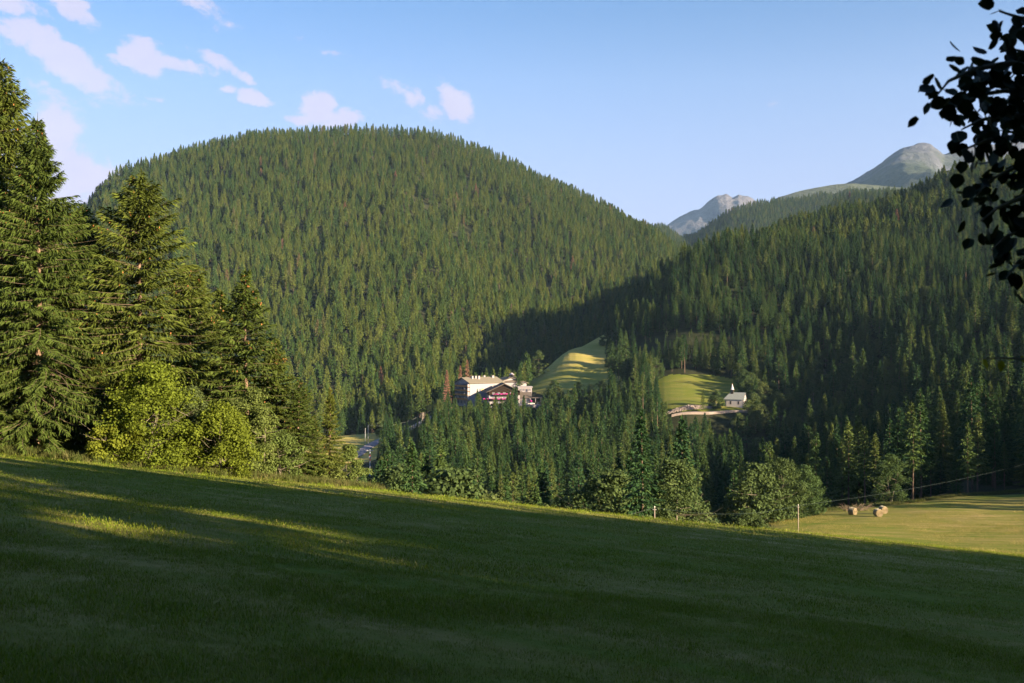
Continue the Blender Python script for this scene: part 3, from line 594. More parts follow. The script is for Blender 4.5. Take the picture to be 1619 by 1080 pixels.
# ---- forested mountain
x, y = jgrid(-1500, 700, 700, 2330, 9.3); u = CX+F0*x/y; z = Zg(x, y)
k = (u > -250) & (u < 1330) & ((u < 960) | (y > 1330)) & ((y > 900) | ((u < 840) & (y > 745)) | ((u < 700) & (y > 668))) & (g.random(x.size) > .08)
k &= ~((np.abs(x-HOTEL.x-2) < 38) & (np.abs(y-HOTEL.y-4) < 38)) & ~near_road(x, y)
k &= ~((fbm(x/30, y/60, 3) < -.44) & (y > 900)); rz_ = np.interp(u, [0, 130, 200, 600, 1000, 1330], [2010, 2000, 1900, 2010, 2280, 2330]); k &= y < rz_
x, y, z = x[k], y[k], z[k]; n = len(x); hs = g.uniform(.62, 1.08, n)*np.where(g.random(n) < .12, .6, 1)*np.where(y > 1780, .85, 1)
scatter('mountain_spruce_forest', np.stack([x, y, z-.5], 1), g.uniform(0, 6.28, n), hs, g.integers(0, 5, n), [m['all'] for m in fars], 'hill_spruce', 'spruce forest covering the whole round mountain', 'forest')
for nm, lab, zr, us_, sp_ in (('blue_hill_forest', 'bluish distant conifer forest below the bare peaks', (2550, 3380), (1000, 1560), 8.5), ('dark_hill_forest', 'darker conifer forest on the nearer of the two distant hills', (1800, 2330), (1140, 1620), 8)):
    x, y = jgrid(200, 1700, zr[0], zr[1], sp_); u = CX+F0*x/y; k = (u > us_[0]) & (u < us_[1]) & (g.random(x.size) > .1); x, y = x[k], y[k]
    z = FAR['blue_forest_hill' if nm[0] == 'b' else 'dark_forest_hill'](x, y); n = len(x)
    scatter(nm, np.stack([x, y, z-.5], 1), g.uniform(0, 6.28, n), g.uniform(.6, 1.0, n), g.integers(0, 5, n), [m['all'] for m in fars], 'far_spruce', lab, 'forest')

# ---- the wood behind the camera whose shade lies over the meadow
g_keep, g = g, np.random.default_rng(77)
x, y = jgrid(-42, 330, -170, 110, 4.4); k = y < np.where(x < -18, -11+(-x-18)*.25, -11+.36*x*(x > 0))-3*vnoise(x/14, y/14)
k &= (y > -11+.36*x-125)
sh = np.array([sun_dir.x, sun_dir.y]); sh /= np.linalg.norm(sh)
H = g.uniform(29.5, 36, x.size)
px, py = -5.4, 20.2; tg = math.tan(SUN_EL); rx, ry = x-px, y-py; al = rx*sh[0]+ry*sh[1]; pe = np.abs(rx*sh[1]-ry*sh[0]); cor = (pe < 6.8) & (al > 0)
H = np.where(cor & (al < 125), np.minimum(H, al*tg+.6), H); k &= ~(cor & (np.abs(al-50) < 4)) & (H > 3)  # unseen spruces lowered along this lane to let a sun streak through
kin = g.choice([0, 1, 2, 5], x.size)
for a_, o_ in ((49, -3.0), (51, .1), (50, 3.1)):  # three unseen bare-stemmed spruces added to cut off the far end of the streak
    x = np.append(x, px+sh[0]*a_-sh[1]*o_); y = np.append(y, py+sh[1]*a_+sh[0]*o_); H = np.append(H, 41.); k = np.append(k, True); kin = np.append(kin, 4)
x, y, H, kin = x[k], y[k], H[k], kin[k]; z = Zg(x, y); n = len(x)
scatter('shading_wood', np.stack([x, y, z-.3], 1), g.uniform(0, 6.28, n), H/25, kin, [m['all'] for m in mids], 'edge_spruce', 'spruce wood at the upper edge of the meadow', 'wood')
g = g_keep

# ------------------------------------------------------------------ the big trees at the left edge of the meadow
bigs = [tree_meshes('tall_spruce', 500, MT['needles'], MT['bark'], H=33., Rr=8.2, base=.05, dz=.47, nb=8, sp=.20, w=.10, tl=.85, bare=.12, kt=10, hang=1.15, prof=.82, cards=2, skip=.14),
        tree_meshes('old_spruce', 501, MT['needles'], MT['bark'], H=26., Rr=7.2, base=.08, dz=.50, nb=7, sp=.20, w=.10, tl=.80, bare=.25, kt=10, hang=.9, prof=.62, cards=2, skip=.22),
        tree_meshes('edge_spruce', 502, MT['needles'], MT['bark'], H=19., Rr=4.6, base=.06, dz=.44, nb=7, sp=.20, w=.10, tl=.65, bare=.15, kt=10, hang=.8, prof=.82, cards=2, skip=.14)]
def big_spruce(u, d, toprow, k, rz, label, wid=1.0):
    p = P(u, d, -.2); h = (CY-toprow)/F0*d-p.z; s = h/bigs[k]['H']; e = empty('spruce_tree', p, rz); e.scale = (s*wid, s*wid, s)
    link('crown', bigs[k]['crown'], e); link('trunk', bigs[k]['trunk'], e); link('branches', bigs[k]['limb'], e)
    if 'cones' in bigs[k]: link('cones', bigs[k]['cones'], e)['kind'] = 'stuff'
    tag(e, label, 'tree', 'tall spruces edging the meadow'); return e
big_spruce(2, 88, 92, 0, .4, 'tallest spruce, its crown rising highest against sky and cloud')
big_spruce(58, 80, 185, 0, 2.1, 'big drooping spruce standing just beside the tallest one', 1.0)
big_spruce(-75, 84, 60, 0, 3.3, 'huge spruce cut by the picture edge beyond the tallest one')
big_spruce(128, 92, 330, 1, 1.0, 'dark spruce filling the gap behind the drooping big spruce')
big_spruce(222, 88, 280, 1, 4.4, 'open-crowned spruce with long bare pale trunk above the golden shrub', 1.12)
big_spruce(300, 96, 420, 1, 2.7, 'shaded spruce between the open-crowned one and the pointed one', 1.0)
big_spruce(175, 98, 395, 0, 5.2, 'dark spruce deep behind the golden shrub', .8)
big_spruce(392, 90, 426, 2, .2, 'pointed spruce with reddish trunk rising above the pale willow', 1.15)
big_spruce(345, 99, 455, 2, 3.9, 'narrow spruce tucked behind the pointed spruce', 1.0)
big_spruce(438, 92, 535, 2, 5.6, 'lower spruce on the sunny flank of the pointed spruce', 1.2)
big_spruce(472, 91, 600, 2, 1.9, 'short bushy spruce before the small thin one', 1.3)
big_spruce(521, 92, 612, 2, 2.9, 'small thin spruce with visible trunk at the end of the row', .72)
big_spruce(496, 95, 655, 2, .9, 'small spruce half hidden beside the last of the row', 1.0)
big_spruce(20, 95, 300, 1, .9, 'spruce in shadow behind the two biggest ones', 1.0)
big_spruce(95, 84, 520, 2, 4.9, 'low-skirted dark spruce at the meadow edge under the big ones', 1.3)
big_spruce(-10, 79, 470, 2, 2.2, 'half-grown spruce at the grassy edge beneath the tallest one', 1.3)
big_spruce(150, 82, 560, 2, 1.2, 'stunted spruce in the dark left of the golden shrub', 1.3)

def leafy(name, u, d, h, rw, m, seed, label, ncl=70, per=190, leaf=.17, low=.03, stems=4, catg='shrub', twigs=30, dz=0):
    lv, lb = broadleaf(seed, h, rw, ncl, per, leaf, low, stems, twigs); e = empty(name, P(u, d, -.15+dz), seed)
    link('crown', mesh_np(name+'_crown', lv[0], lv[1], [m]), e); link('trunk', mesh_np(name+'_stems', lb[0], lb[1], [MT['bark_grey']]), e)
    tag(e, label, catg, 'shrubs edging the meadow'); return e
leafy('maple_shrub', 238, 79, 8.4, 3.7, MT['leaf_gold'], 601, 'large golden-green shrub with pale stems showing under the spruces', 150, 150, .17)
leafy('maple_shrub', 350, 80, 5.9, 2.7, MT['leaf_gold'], 602, 'brightest yellow-green shrub bulging over the meadow edge', 130, 140, .16)
leafy('maple_shrub', 180, 78, 4.3, 2.2, MT['leaf_gold'], 603, 'low shaded golden shrub at the foot of the large one', 50, 150, .18)
leafy('willow_shrub', 396, 84, 7.6, 2.7, MT['leaf_pale'], 604, 'tall pale green willow behind the yellow-green shrub', 90, 200, .16)
leafy('willow_shrub', 440, 85, 4.2, 2.2, MT['leaf_pale'], 605, 'pale willow shrub sloping down beside the row of spruces', 70, 170, .15)
leafy('willow_shrub', 552, 95, 4.6, 1.9, MT['leaf_pale'], 606, 'pale rounded willow bush ending the row of trees', 60, 170, .15)
leafy('willow_shrub', 520, 92, 2.8, 1.7, MT['leaf_pale'], 607, 'small pale bush at the foot of the thin spruce', 40, 150, .15)
leafy('willow_shrub', 300, 82, 7.0, 2.4, MT['leaf_mid'], 608, 'grey-green shrub squeezed between the two golden ones', 60, 170, .15)
# leafy trees and bushes by the mown field
for (u, d, h, rw, seed, lab) in ((1182, 158, 4.9, 3.7, 620, 'low round bush in front of all others beside the field'), (1235, 190, 11.5, 4.6, 621, 'large grey-green round-crowned tree behind the low round bush'),
      (1270, 196, 10.0, 4.2, 622, 'grey-green tree overhanging the tip of the mown field'), (1150, 188, 9.5, 4.4, 623, 'darker leafy tree left of the grey-green crowns'),
      (1408, 222, 11.0, 4.4, 624, 'isolated rounded leafy tree beyond the hay bales'), (1112, 186, 8.0, 4.6, 625, 'leafy tree low behind the brow near the single pole'),
      (980, 186, 9.0, 3.8, 626, 'pale leafy tree above the brow at mid slope'), (1205, 204, 8.5, 4.0, 627, 'leafy crown joining the large round one at its side')):
    leafy('broadleaf_tree', u, d, h, rw, MT['leaf_mid'], seed, lab, 90, 170, .24, .0, 2, 'tree', 14)['group'] = 'leafy trees round the mown field'
# leafy things near hotel, pasture and chapel
for (u, d, h, rw, seed, lab) in ((852, 770, 20, 6.5, 640, 'tall pale leafy tree at the foot of the pasture edge'), (746, 722, 17, 8.5, 641, 'brownish leafy tree crown behind the hotel roof'),
      (798, 735, 13, 5, 642, 'green cone-shaped leafy tree behind the hotel chimneys'), (992, 690, 14, 6, 643, 'silvery round tree at the edge of the pasture'), (1016, 672, 15, 7, 644, 'grey-green tree in the clump between pasture and chapel meadow'),
      (1035, 655, 14, 6.5, 645, 'olive tree at the corner of the chapel meadow'), (1005, 640, 12, 6, 646, 'low leafy tree under the silvery round one'), (957, 800, 9, 4.5, 651, 'dark round bush partway up the pasture edge'), (964, 742, 8, 4.5, 652, 'low bush at the lower corner of the pasture'), (1132, 552, 9.5, 4.2, 647, 'pale upright leafy tree just beside the chapel'),
      (1200, 565, 9.5, 5, 648, 'grey-green tree close behind the chapel gable'), (1222, 575, 13, 5, 649, 'pale leafy tree up the slope from the chapel'), (1286, 560, 15, 5.5, 650, 'pale-topped leafy tree standing alone beyond the chapel')):
    lv, lb = broadleaf(seed, h, rw, 60, 90, .45, .02, 1, 8); e = empty('broadleaf_tree', P(u, d, -.2), seed)
    link('crown', mesh_np('crown', lv[0], lv[1], [MT['leaf_mid']]), e); link('trunk', mesh_np('trunk', lb[0], lb[1], [MT['bark_grey']]), e); tag(e, lab, 'tree', 'leafy trees round hotel and chapel')
# clump of spruces between pasture and chapel meadow, and the rust-red dead ones
for i, (u, d, h) in enumerate(((968, 720, 25), (978, 705, 23), (990, 725, 27), (1003, 712, 24), (1012, 695, 19), (1022, 700, 17), (965, 745, 22), (1028, 680, 15), (982, 740, 26), (821, 705, 24), (1112, 545, 13))):
    p = P(u, d, -.3); lab = ['spruce in the clump beside the sloping pasture', 'tall spruce growing up past the hotel roof', 'thin small spruce before the pale rubble near the chapel'][0 if i < 9 else i-8]
    placed.append((place_tree('spruce_tree', p.x, p.y, p.z, i, h/25, mids[i % 3]['crown'], mids[i % 3]['trunk'], lab, 'tree', 'spruces round hotel and chapel'), u, lab))
for (u, d, tr, lab) in ((706, 668, 585, 'rust-red dead spruce standing alone left of the hotel'), (738, 735, 569, 'taller rust-red dead spruce behind the hotel roof'), (728, 728, 578, 'smaller rust-red dead spruce behind the hotel roof'),
                        (1356, 700, 488, 'pale dead spruce high in the shady wood')):
    p = P(u, d, -.3); h = (CY-tr)/F0*d-p.z; place_tree('dead_spruce', p.x, p.y, p.z, u, h/22, dead['crown'], dead['trunk'], lab, 'tree', 'dead red spruces', .7 if u > 900 else 1.2)

finish_labels()
# ------------------------------------------------------------------ road, rubble, small structures
def ribbon(pts, w, lift, name, m):
    V = []; F = []; fine = []
    for a, b in zip(pts[:-1], pts[1:]):
        n = 6
        for i in range(n): fine.append(a.lerp(b, i/n))
    fine.append(pts[-1])
    for i, p in enumerate(fine):
        t = (fine[min(i+1, len(fine)-1)]-fine[max(i-1, 0)]); t.z = 0; t.normalize(); nn = Vector((t.y, -t.x, 0))
        zc = max(float(Zg(p.x+nn.x*s*w, p.y+nn.y*s*w)) for s in (-.5, 0, .5))+lift
        for s in (-.5, .5): V.append((p.x+nn.x*w*s, p.y+nn.y*w*s, zc))
        for s in (-.5, .5): V.append((p.x+nn.x*w*s, p.y+nn.y*w*s, zc-2.5))
    for i in range(len(fine)-1):
        a = i*4; F += [(a, a+1, a+5, a+4), (a+2, a, a+4, a+6), (a+1, a+3, a+7, a+5)]
    me = bpy.data.meshes.new(name); me.from_pydata(V, [], F); me.materials.append(m); return tag(link(name, me), kind='structure')
ribbon(ROAD, 6.0, .35, 'road', MT['asphalt'])
ribbon([P(1062, 547), P(1090, 545), P(1120, 544), P(1150, 545), P(1182, 546)], 3.2, .1, 'chapel_lane', MT['stone'])
def rubble(name, c, rx, ry, n, hgt, m, label, szr=(.5, 1.4), seed=1):
    gg = random.Random(seed); mb = MB()
    for i in range(n):
        a = gg.random()*6.28; r = gg.random()**.5; px = c.x+rx*r*math.cos(a); py = c.y+ry*r*math.sin(a); s = gg.uniform(*szr)
        pz = float(Zg(px, py))+hgt*(1-r*r)*gg.random()**.4; M_ = Matrix.Rotation(gg.random()*6, 3, 'Z')@Matrix.Rotation(gg.random()*6, 3, 'X')
        V = [M_@Vector((sx*s*gg.uniform(.3, .6), sy*s*gg.uniform(.3, .6), sz*s*gg.uniform(.2, .5)))+Vector((px, py, pz)) for sz in (-1, 1) for sx, sy in ((-1, -1), (1, -1), (1, 1), (-1, 1))]
        mb.add(V, [(3, 2, 1, 0), (4, 5, 6, 7), (0, 1, 5, 4), (1, 2, 6, 5), (2, 3, 7, 6), (3, 0, 4, 7)])
    return tag(mb.build(name, m), label, 'rubble', kind='stuff')
rubble('rubble_bank', P(1092, 552, .3), 15, 2.6, 900, 1.5, MT['stone'], 'bank of pale rubble below the chapel meadow', (.3, .8), 3)
rubble('rubble_heap', P(735, 300, 0), 6.5, 5, 420, 4.5, MT['stone_grey'], 'grey rubble heap in the wood behind the meadow brow', (.4, 1.0), 4)
rubble('rubble_trail', P(700, 296, 0), 7, 3, 220, 1.8, MT['stone_grey'], 'low grey rubble trail beside the rubble heap', (.3, .9), 5)

MB_ = MB
wood_pole = plain('weathered_pole', (.24, .20, .17), .85, .15, 2); wire_m = plain('wire', (.03, .05, .05), .5, .05); metal = plain('grey_metal', (.30, .30, .32), .5, .1)
def pole(u, d, h, label, r=.11, lean=0, arm=True, m=None):
    p = P(u, d); e = empty('utility_pole', p, 0); MB().tube([(0, 0, -.4), (lean*.5, 0, h*.5), (lean, 0, h)], [r, r*.92, r*.75], 10).build('post', m or wood_pole, e, smooth=True)
    if arm: MB().tube([(-.22, 0, h-.25), (.22, 0, h-.25)], .03, 6).build('crossbar', metal, e)
    MB().tube([(lean, 0, h), (lean, 0, h+.1), (lean, 0, h+.16)], [.05, .06, .03], 8).build('insulator', plain('porcelain', (.7, .68, .62), .3, .03), e)
    tag(e, label, 'pole', 'poles of the power line'); return Vector((p.x+lean, p.y, p.z+h))
def wire(a, b, sag, label, r=.02):
    pts = [a.lerp(b, i/24)-Vector((0, 0, sag*4*(i/24)*(1-i/24))) for i in range(25)]
    return tag(MB().tube(pts, r, 4).build('overhead_wire', wire_m), label, 'wire', 'overhead wires')
t1 = pole(1262, 152, 4.3, 'pale wooden pole standing at the sunlit tip of the mown field', .085)
t0 = pole(1035, 112, 3.2, 'pale wooden pole whose foot hides behind the meadow brow', .075)
p3 = P(1700, 215); e = pole(1700, 215, 9.0, 'wooden pole beyond the edge of the mown field', .12)
wire(t0, t1, 1.0, 'wire sagging between the two pale wooden poles', .012); wire(t1, Vector((p3.x, p3.y, p3.z+9)), 1.2, 'wire running from the field pole over the hay bales', .012)
pl = P(800, 96); wire(Vector((pl.x-8, 104, -22)), t0, .6, 'wire running down behind the meadow brow to the first pole', .012)
a1 = pole(582, 575, 12, 'grey pole on the valley field beside the road', .18, arm=True, m=metal); a2 = pole(577.5, 580, 10, 'thinner grey pole close behind the roadside pole', .15, m=metal)
pt = P(669, 600); e = empty('lattice_pylon', pt)
for sx, sy in ((-1, -1), (1, -1), (1, 1), (-1, 1)): MB().tube([(sx*1.1, sy*1.1, -1), (sx*.25, sy*.25, 13)], .13, 5).build('leg', wood_pole, e)
for k_ in range(5): 
    w_ = 1.1-.17*k_; MB().tube([(-w_, -w_, k_*2.6), (w_-.15, -w_+.15, k_*2.6+2.6)], .08, 4).tube([(w_, -w_, k_*2.6), (-w_+.15, -w_+.15, k_*2.6+2.6)], .08, 4).build('brace', wood_pole, e)
for k_ in range(3): MB().tube([(-2.3+.4*k_, 0, 10.2+k_*1.2), (2.3-.4*k_, 0, 10.2+k_*1.2)], .11, 5).build('crossarm', wood_pole, e)
tag(e, 'wooden pylon with crossarms left of the hotel above the road', 'pylon')
wire(Vector((pt.x, pt.y, pt.z+12)), Vector((HOTEL.x-20, HOTEL.y-8, pt.z+13)), 1, 'wire from the pylon towards the hotel', .05); wire(Vector((pt.x, pt.y, pt.z+12)), a1, 3, 'wire from the pylon down to the roadside pole', .05)
p = P(585, 470); e = empty('marker_mast', p); red = plain('red_paint', (.5, .06, .04), .5, .05); white = plain('white_paint', (.75, .75, .73), .5, .05)
MB().tube([(0, 0, -.5), (0, 0, 14)], .2, 8).build('mast', white, e)
for z_ in (8.8, 11): MB().tube([(0, 0, z_), (0, 0, z_+1)], .26, 8).build('band', red, e)
MB().box(-1.6, 1.6, -.15, .15, 13.4, 13.8).build('crossarm', metal, e); MB().box(-.5, .5, -.45, .45, 9.8, 10.8).build('transformer_box', metal, e)
tag(e, 'red and white banded mast with a crossarm below the road', 'mast')

# hay bales
def hay_mat():
    m, t, o = mat('hay'); tcn = N(t, 'ShaderNodeTexCoord'); b = N(t, 'ShaderNodeBsdfPrincipled'); setin(b, Roughness=.95)
    n = tex(t, tcn.outputs['Object'], 9, 8, .8, .5, sx=1, sy=4); mix = N(t, 'ShaderNodeMixRGB'); t.links.new(n.outputs[0], mix.inputs[0])
    mix.inputs[1].default_value = (.10, .075, .04, 1); mix.inputs[2].default_value = (.26, .20, .12, 1); t.links.new(mix.outputs[0], b.inputs['Base Color'])
    bp = N(t, 'ShaderNodeBump'); bp.inputs['Distance'].default_value = .05; t.links.new(n.outputs[0], bp.inputs['Height']); t.links.new(bp.outputs[0], b.inputs['Normal']); t.links.new(b.outputs[0], o.inputs[0]); return m
hay = hay_mat()
def bale(u, d, rz, label):
    e = empty('hay_bale', P(u, d), rz); r = .72; gg = random.Random(int(u)); V = []; F = []; n = 28; prof = [(-.62, .0), (-.62, .35), (-.62, .62), (-.56, .71), (-.3, .735), (0, .73), (.3, .735), (.56, .71), (.62, .62), (.62, .35), (.62, .0)]
    for (yy, rr) in prof:
        for j in range(n):
            a = j*2*math.pi/n; q = rr*(1+gg.uniform(-.018, .018)); V.append((q*math.cos(a), yy+gg.uniform(-.012, .012), max(-.69, q*math.sin(a))+.69))
    for i in range(len(prof)-1):
        for j in range(n): F.append((i*n+j, i*n+(j+1) % n, (i+1)*n+(j+1) % n, (i+1)*n+j))
    MB().add(V, F).build('roll', hay, e); 
    sp_ = MB()
    for s in (-.635, .635): sp_.tube([(k_*.0065*math.cos(k_*.45), s, .69+k_*.0065*math.sin(k_*.45)) for k_ in range(1, 100)], .012, 3)
    sp_.build('end_spiral', hay, e); nb = MB()
    for yy in (-.35, -.1, .15, .4): nb.tube([(.742*math.cos(a*.26), yy, .69+.742*math.sin(a*.26)) for a in range(25)], .008, 3)
    nb.build('netting', plain('bale_net', (.6, .58, .5), .8, .05), e); tag(e, label, 'hay bale', 'round hay bales on the mown field')
bale(1348, 190, R(38), 'round hay bale lying apart by the brushwood'); bale(1388, 184, R(8), 'nearest round hay bale with its flat end in view'); bale(1396, 190, R(15), 'round hay bale behind the nearest one')
mb = MB(); gg = random.Random(3); c = P(1352, 200)
for i in range(46):
    a = gg.random()*6.28; q = c+Vector((gg.uniform(-2.2, 2.2), gg.uniform(-1, 1), 0)); mb.tube([q, q+Vector((math.cos(a)*1.2, math.sin(a)*.6, gg.uniform(.4, 1.3))), q+Vector((math.cos(a)*2.1, math.sin(a), gg.uniform(.3, 1.7)))], [.06, .045, .015], 4)
tag(mb.build('brushwood', MT['deadwood']), 'heap of bare grey brushwood behind the lone hay bale', 'brushwood', kind='stuff')

# ------------------------------------------------------------------ chapel
white_w = plain('limewashed_wall', (.36, .33, .33), .9, .06, 1.2); shingle = plain('grey_shingle', (.20, .215, .215), .8, .15, 2); darkw = plain('dark_belfry_wood', (.035, .028, .025), .8, .1); spire_m = plain('pale_spire_sheet', (.50, .42, .43), .5, .05); glassm = plain('dark_glass', (.03, .04, .05), .15, .05); wood_b = plain('brown_wood', (.14, .07, .035), .8, .2, 2)
chp = empty('chapel', CHURCH+Vector((0, 0, 0)), R(-27))
hl, hw, hh, rr = 4.9, 2.9, 4.0, 3.7
MB().prism([(-hl, -hw), (hl, -hw), (hl, hw), (-hl, hw), (-hl-1.2, hw*.45), (-hl-1.2, -hw*.45)], 'z', -1.5, hh).build('wall', white_w, chp)
MB().prism([(-hw, hh), (hw, hh), (0, hh+rr-.25)], 'x', hl-.25, hl-.004).build('gable', white_w, chp)
rf = MB().add([(-hl-1.6, -hw-.35, hh-.1), (hl+.3, -hw-.35, hh-.1), (hl+.3, 0, hh+rr), (-hl+1.6, 0, hh+rr), (-hl-1.6, hw+.35, hh-.1), (hl+.3, hw+.35, hh-.1),
               (-hl-1.6, -hw-.35, hh-.28), (hl+.3, -hw-.35, hh-.28), (hl+.3, 0, hh+rr-.2), (-hl+1.6, 0, hh+rr-.2), (-hl-1.6, hw+.35, hh-.28), (hl+.3, hw+.35, hh-.28)],
              [(0, 1, 2, 3), (5, 4, 3, 2), (4, 0, 3), (7, 6, 9, 8), (10, 11, 8, 9), (6, 10, 9), (0, 6, 7, 1), (4, 5, 11, 10), (0, 4, 10, 6), (1, 7, 8, 2), (5, 2, 8, 11)]).build('roof', shingle, chp)
bf = MB().box(-2.2-.75, -2.2+.75, -.75, .75, hh+rr-1.0, hh+rr+1.5).build('belfry', darkw, chp)
for sx in (-1, 1): MB().box(-2.2+sx*.36-.2, -2.2+sx*.36+.2, -.80, -.752, hh+rr+.2, hh+rr+1.2).build('sound_opening', glassm, bf)
for_sp = MB(); zt = hh+rr+1.5; V = []
for (r_, z_) in ((1.12, zt), (.8, zt+.5), (.5, zt+1.4), (.05, zt+3.3)): V += [(-2.2+r_*math.cos(a*math.pi/4+.39), r_*math.sin(a*math.pi/4+.39), z_) for a in range(8)]
F = [(i*8+j, i*8+(j+1) % 8, (i+1)*8+(j+1) % 8, (i+1)*8+j) for i in range(3) for j in range(8)]+[tuple(range(7, -1, -1))]
sp2 = for_sp.add(V, F).build('spire', spire_m, chp); MB().tube([(-2.2, 0, zt+3.2), (-2.2, 0, zt+3.35), (-2.2, 0, zt+3.55), (-2.2, 0, zt+3.7)], [.05, .2, .2, .05], 8).build('orb', wood_b, sp2)
MB().box(-2.23, -2.17, -.03, .03, zt+3.7, zt+4.5).box(-2.45, -1.95, -.03, .03, zt+4.15, zt+4.22).build('cross', darkw, sp2)
for wx in (2.0, -2.4):
    w_ = MB().box(wx-.32, wx+.32, -hw-.02, -hw+.1, 1.3, 2.9).build('window', glassm, chp); MB().box(wx-.42, wx+.42, -hw-.045, -hw-.022, 1.15, 1.29).box(wx-.42, wx-.33, -hw-.045, -hw-.022, 1.3, 2.95).box(wx+.33, wx+.42, -hw-.045, -hw-.022, 1.3, 2.95).build('frame', wood_b, w_)
dr = MB().box(hl+.004, hl+.06, -.6, .6, -.2, 2.3).build('door', wood_b, chp); MB().tube([(hl, 0, 4.9), (hl+.05, 0, 4.9)], .35, 12).build('window', glassm, chp)
MB().box(hl+.3, hl+1.5, -1.3, 1.3, 2.6, 2.75).box(hl+1.35, hl+1.47, -1.2, -1.08, -.5, 2.6).box(hl+1.35, hl+1.47, 1.08, 1.2, -.5, 2.6).build('porch', darkw, chp)
tag(chp, 'small white chapel with grey shingle roof and pointed belfry', 'chapel')

# ------------------------------------------------------------------ hotel
hw_white = plain('hotel_plaster', (.27, .25, .275), .9, .06, .5); roof_t = plain('hotel_roof_tiles', (.17, .15, .12), .9, .12, 1.2); roof_d = plain('old_roof_tiles', (.11, .09, .08), .9, .15, 1.2)
balc = plain('balcony_boards', (.34, .17, .07), .8, .15, 1.5); chal = plain('chalet_dark_boards', (.022, .014, .010), .85, .2, 1.2); pink = plain('petunia_pink', (.38, .03, .22), .8, .3, 3); curtain = plain('bluish_window', (.10, .13, .18), .25, .1); redframe = plain('window_shutter', (.25, .09, .05), .7, .1)
hot = empty('hotel', HOTEL)
def sub_frame(ox, oy, rz):
    """points of a wing given in its own axes, turned into the hotel's axes"""
    m = Matrix.Translation((ox, oy, 0))@Matrix.Rotation(rz, 4, 'Z')
    def T(mb): mb.V = [tuple(m@Vector(v)) for v in mb.V]; return mb
    return T
def roofg(x0, x1, y0, y1, ze, zr, th=.3, ov=1.0, axis='x'):
    """gable roof with overhang"""
    mb = MB(); a, b = ov, ov
    if axis == 'x':
        ym = (y0+y1)/2; s = (zr-ze)/(ym-y0); zo = ze-s*ov
        for sg, ye in ((1, y0-ov), (-1, y1+ov)):
            V = [(x0-ov, ye, zo), (x1+ov, ye, zo), (x1+ov, ym, zr), (x0-ov, ym, zr)]; V += [(v[0], v[1], v[2]+th) for v in V]
            F = [(0, 3, 2, 1), (4, 5, 6, 7), (0, 1, 5, 4), (1, 2, 6, 5), (3, 0, 4, 7)]; mb.add(V, F if sg > 0 else [f[::-1] for f in F])
    else:
        xm = (x0+x1)/2; s = (zr-ze)/(xm-x0); zo = ze-s*ov
        for sg, xe in ((1, x0-ov), (-1, x1+ov)):
            V = [(xe, y0-ov, zo), (xe, y1+ov, zo), (xm, y1+ov, zr), (xm, y0-ov, zr)]; V += [(v[0], v[1], v[2]+th) for v in V]
            F = [(0, 1, 2, 3), (7, 6, 5, 4), (0, 4, 5, 1), (3, 2, 6, 7), (0, 3, 7, 4)]; mb.add(V, F if sg > 0 else [f[::-1] for f in F])
    return mb
def window(T, x, y, z, w, h, face, m, fm=None):
    """a window set proud of the wall; face: 'f' front (-y), 'l' left (-x)"""
    if face == 'f': b = MB().box(x-w/2, x+w/2, y-.05, y+.1, z, z+h); f = MB().box(x-w/2-.12, x-w/2, y-.08, y+.1, z-.1, z+h+.1).box(x+w/2, x+w/2+.12, y-.08, y+.1, z-.1, z+h+.1).box(x-.04, x+.04, y-.08, y-.052, z, z+h)
    else: b = MB().box(x-.05, x+.1, y-w/2, y+w/2, z, z+h); f = MB().box(x-.08, x+.1, y-w/2-.12, y-w/2, z-.1, z+h+.1).box(x-.08, x+.1, y+w/2, y+w/2+.12, z-.1, z+h+.1).box(x-.08, x-.052, y-.04, y+.04, z, z+h)
    o = T(b).build('window', m, hot); T(f).build('frame', fm or balc, o); return o
# main block: corner nearest the camera at the photo's column 745
T = sub_frame(-17.0, -3.5, R(36)); LX, LY, HE = 27., 17., 15.6
T(MB().box(0, LX, 0, LY, -6, HE)).build('main_wall', hw_white, hot)
T(MB().prism([(0, HE), (LY, HE), (LY/2, HE+3.0)], 'x', .02, .6)).build('gable', hw_white, hot)
T(roofg(0, LX, 0, LY, HE, HE+3.1, .35, 1.5, 'x')).build('roof', roof_t, hot)
for (cx, cy, s_) in ((6, 6, .6), (9, 6.4, .6), (11, 5.4, .7), (18, 9, .7), (24, 7, .8)):
    ch = T(MB().box(cx-s_, cx+s_, cy-s_, cy+s_, HE+1, HE+4.3)).build('chimney', hw_white, hot); T(MB().box(cx-s_-.15, cx+s_+.15, cy-s_-.15, cy+s_+.15, HE+4.3, HE+4.5)).build('chimney_cap', roof_d, ch)
for fl in range(5):
    z_ = .8+fl*3.0
    if fl: 
        b_ = T(MB().box(-1.7, -.003, .3, LY-.3, z_-.25, z_-.1).box(-1.7, -1.55, .3, LY-.3, z_-.1, z_+.95)).build('balcony', balc, hot)
        for k_ in range(5): T(MB().box(-1.65, -.003, .3+k_*4.05, .42+k_*4.05, z_-.1, z_+2.3)).build('divider', hw_white, b_)
    for k_ in range(4): window(T, 0, 2.4+k_*4.05, z_+.1, 1.9, 2.0, 'l', curtain)
for (wx, wz) in ((20.5, 12.3), (20.5, 9.3), (8.5, 9.6), (13, 9.6), (5, 6.5)): window(T, wx, 0, wz, 1.3, 1.3, 'f', curtain, redframe)
T(MB().tube([(10.5, -.03, 10.3), (10.5, -.01, 10.3)], 1.3, 14)).build('painted_emblem', plain('ochre_mural', (.55, .38, .18), .9, .3, 2), hot)
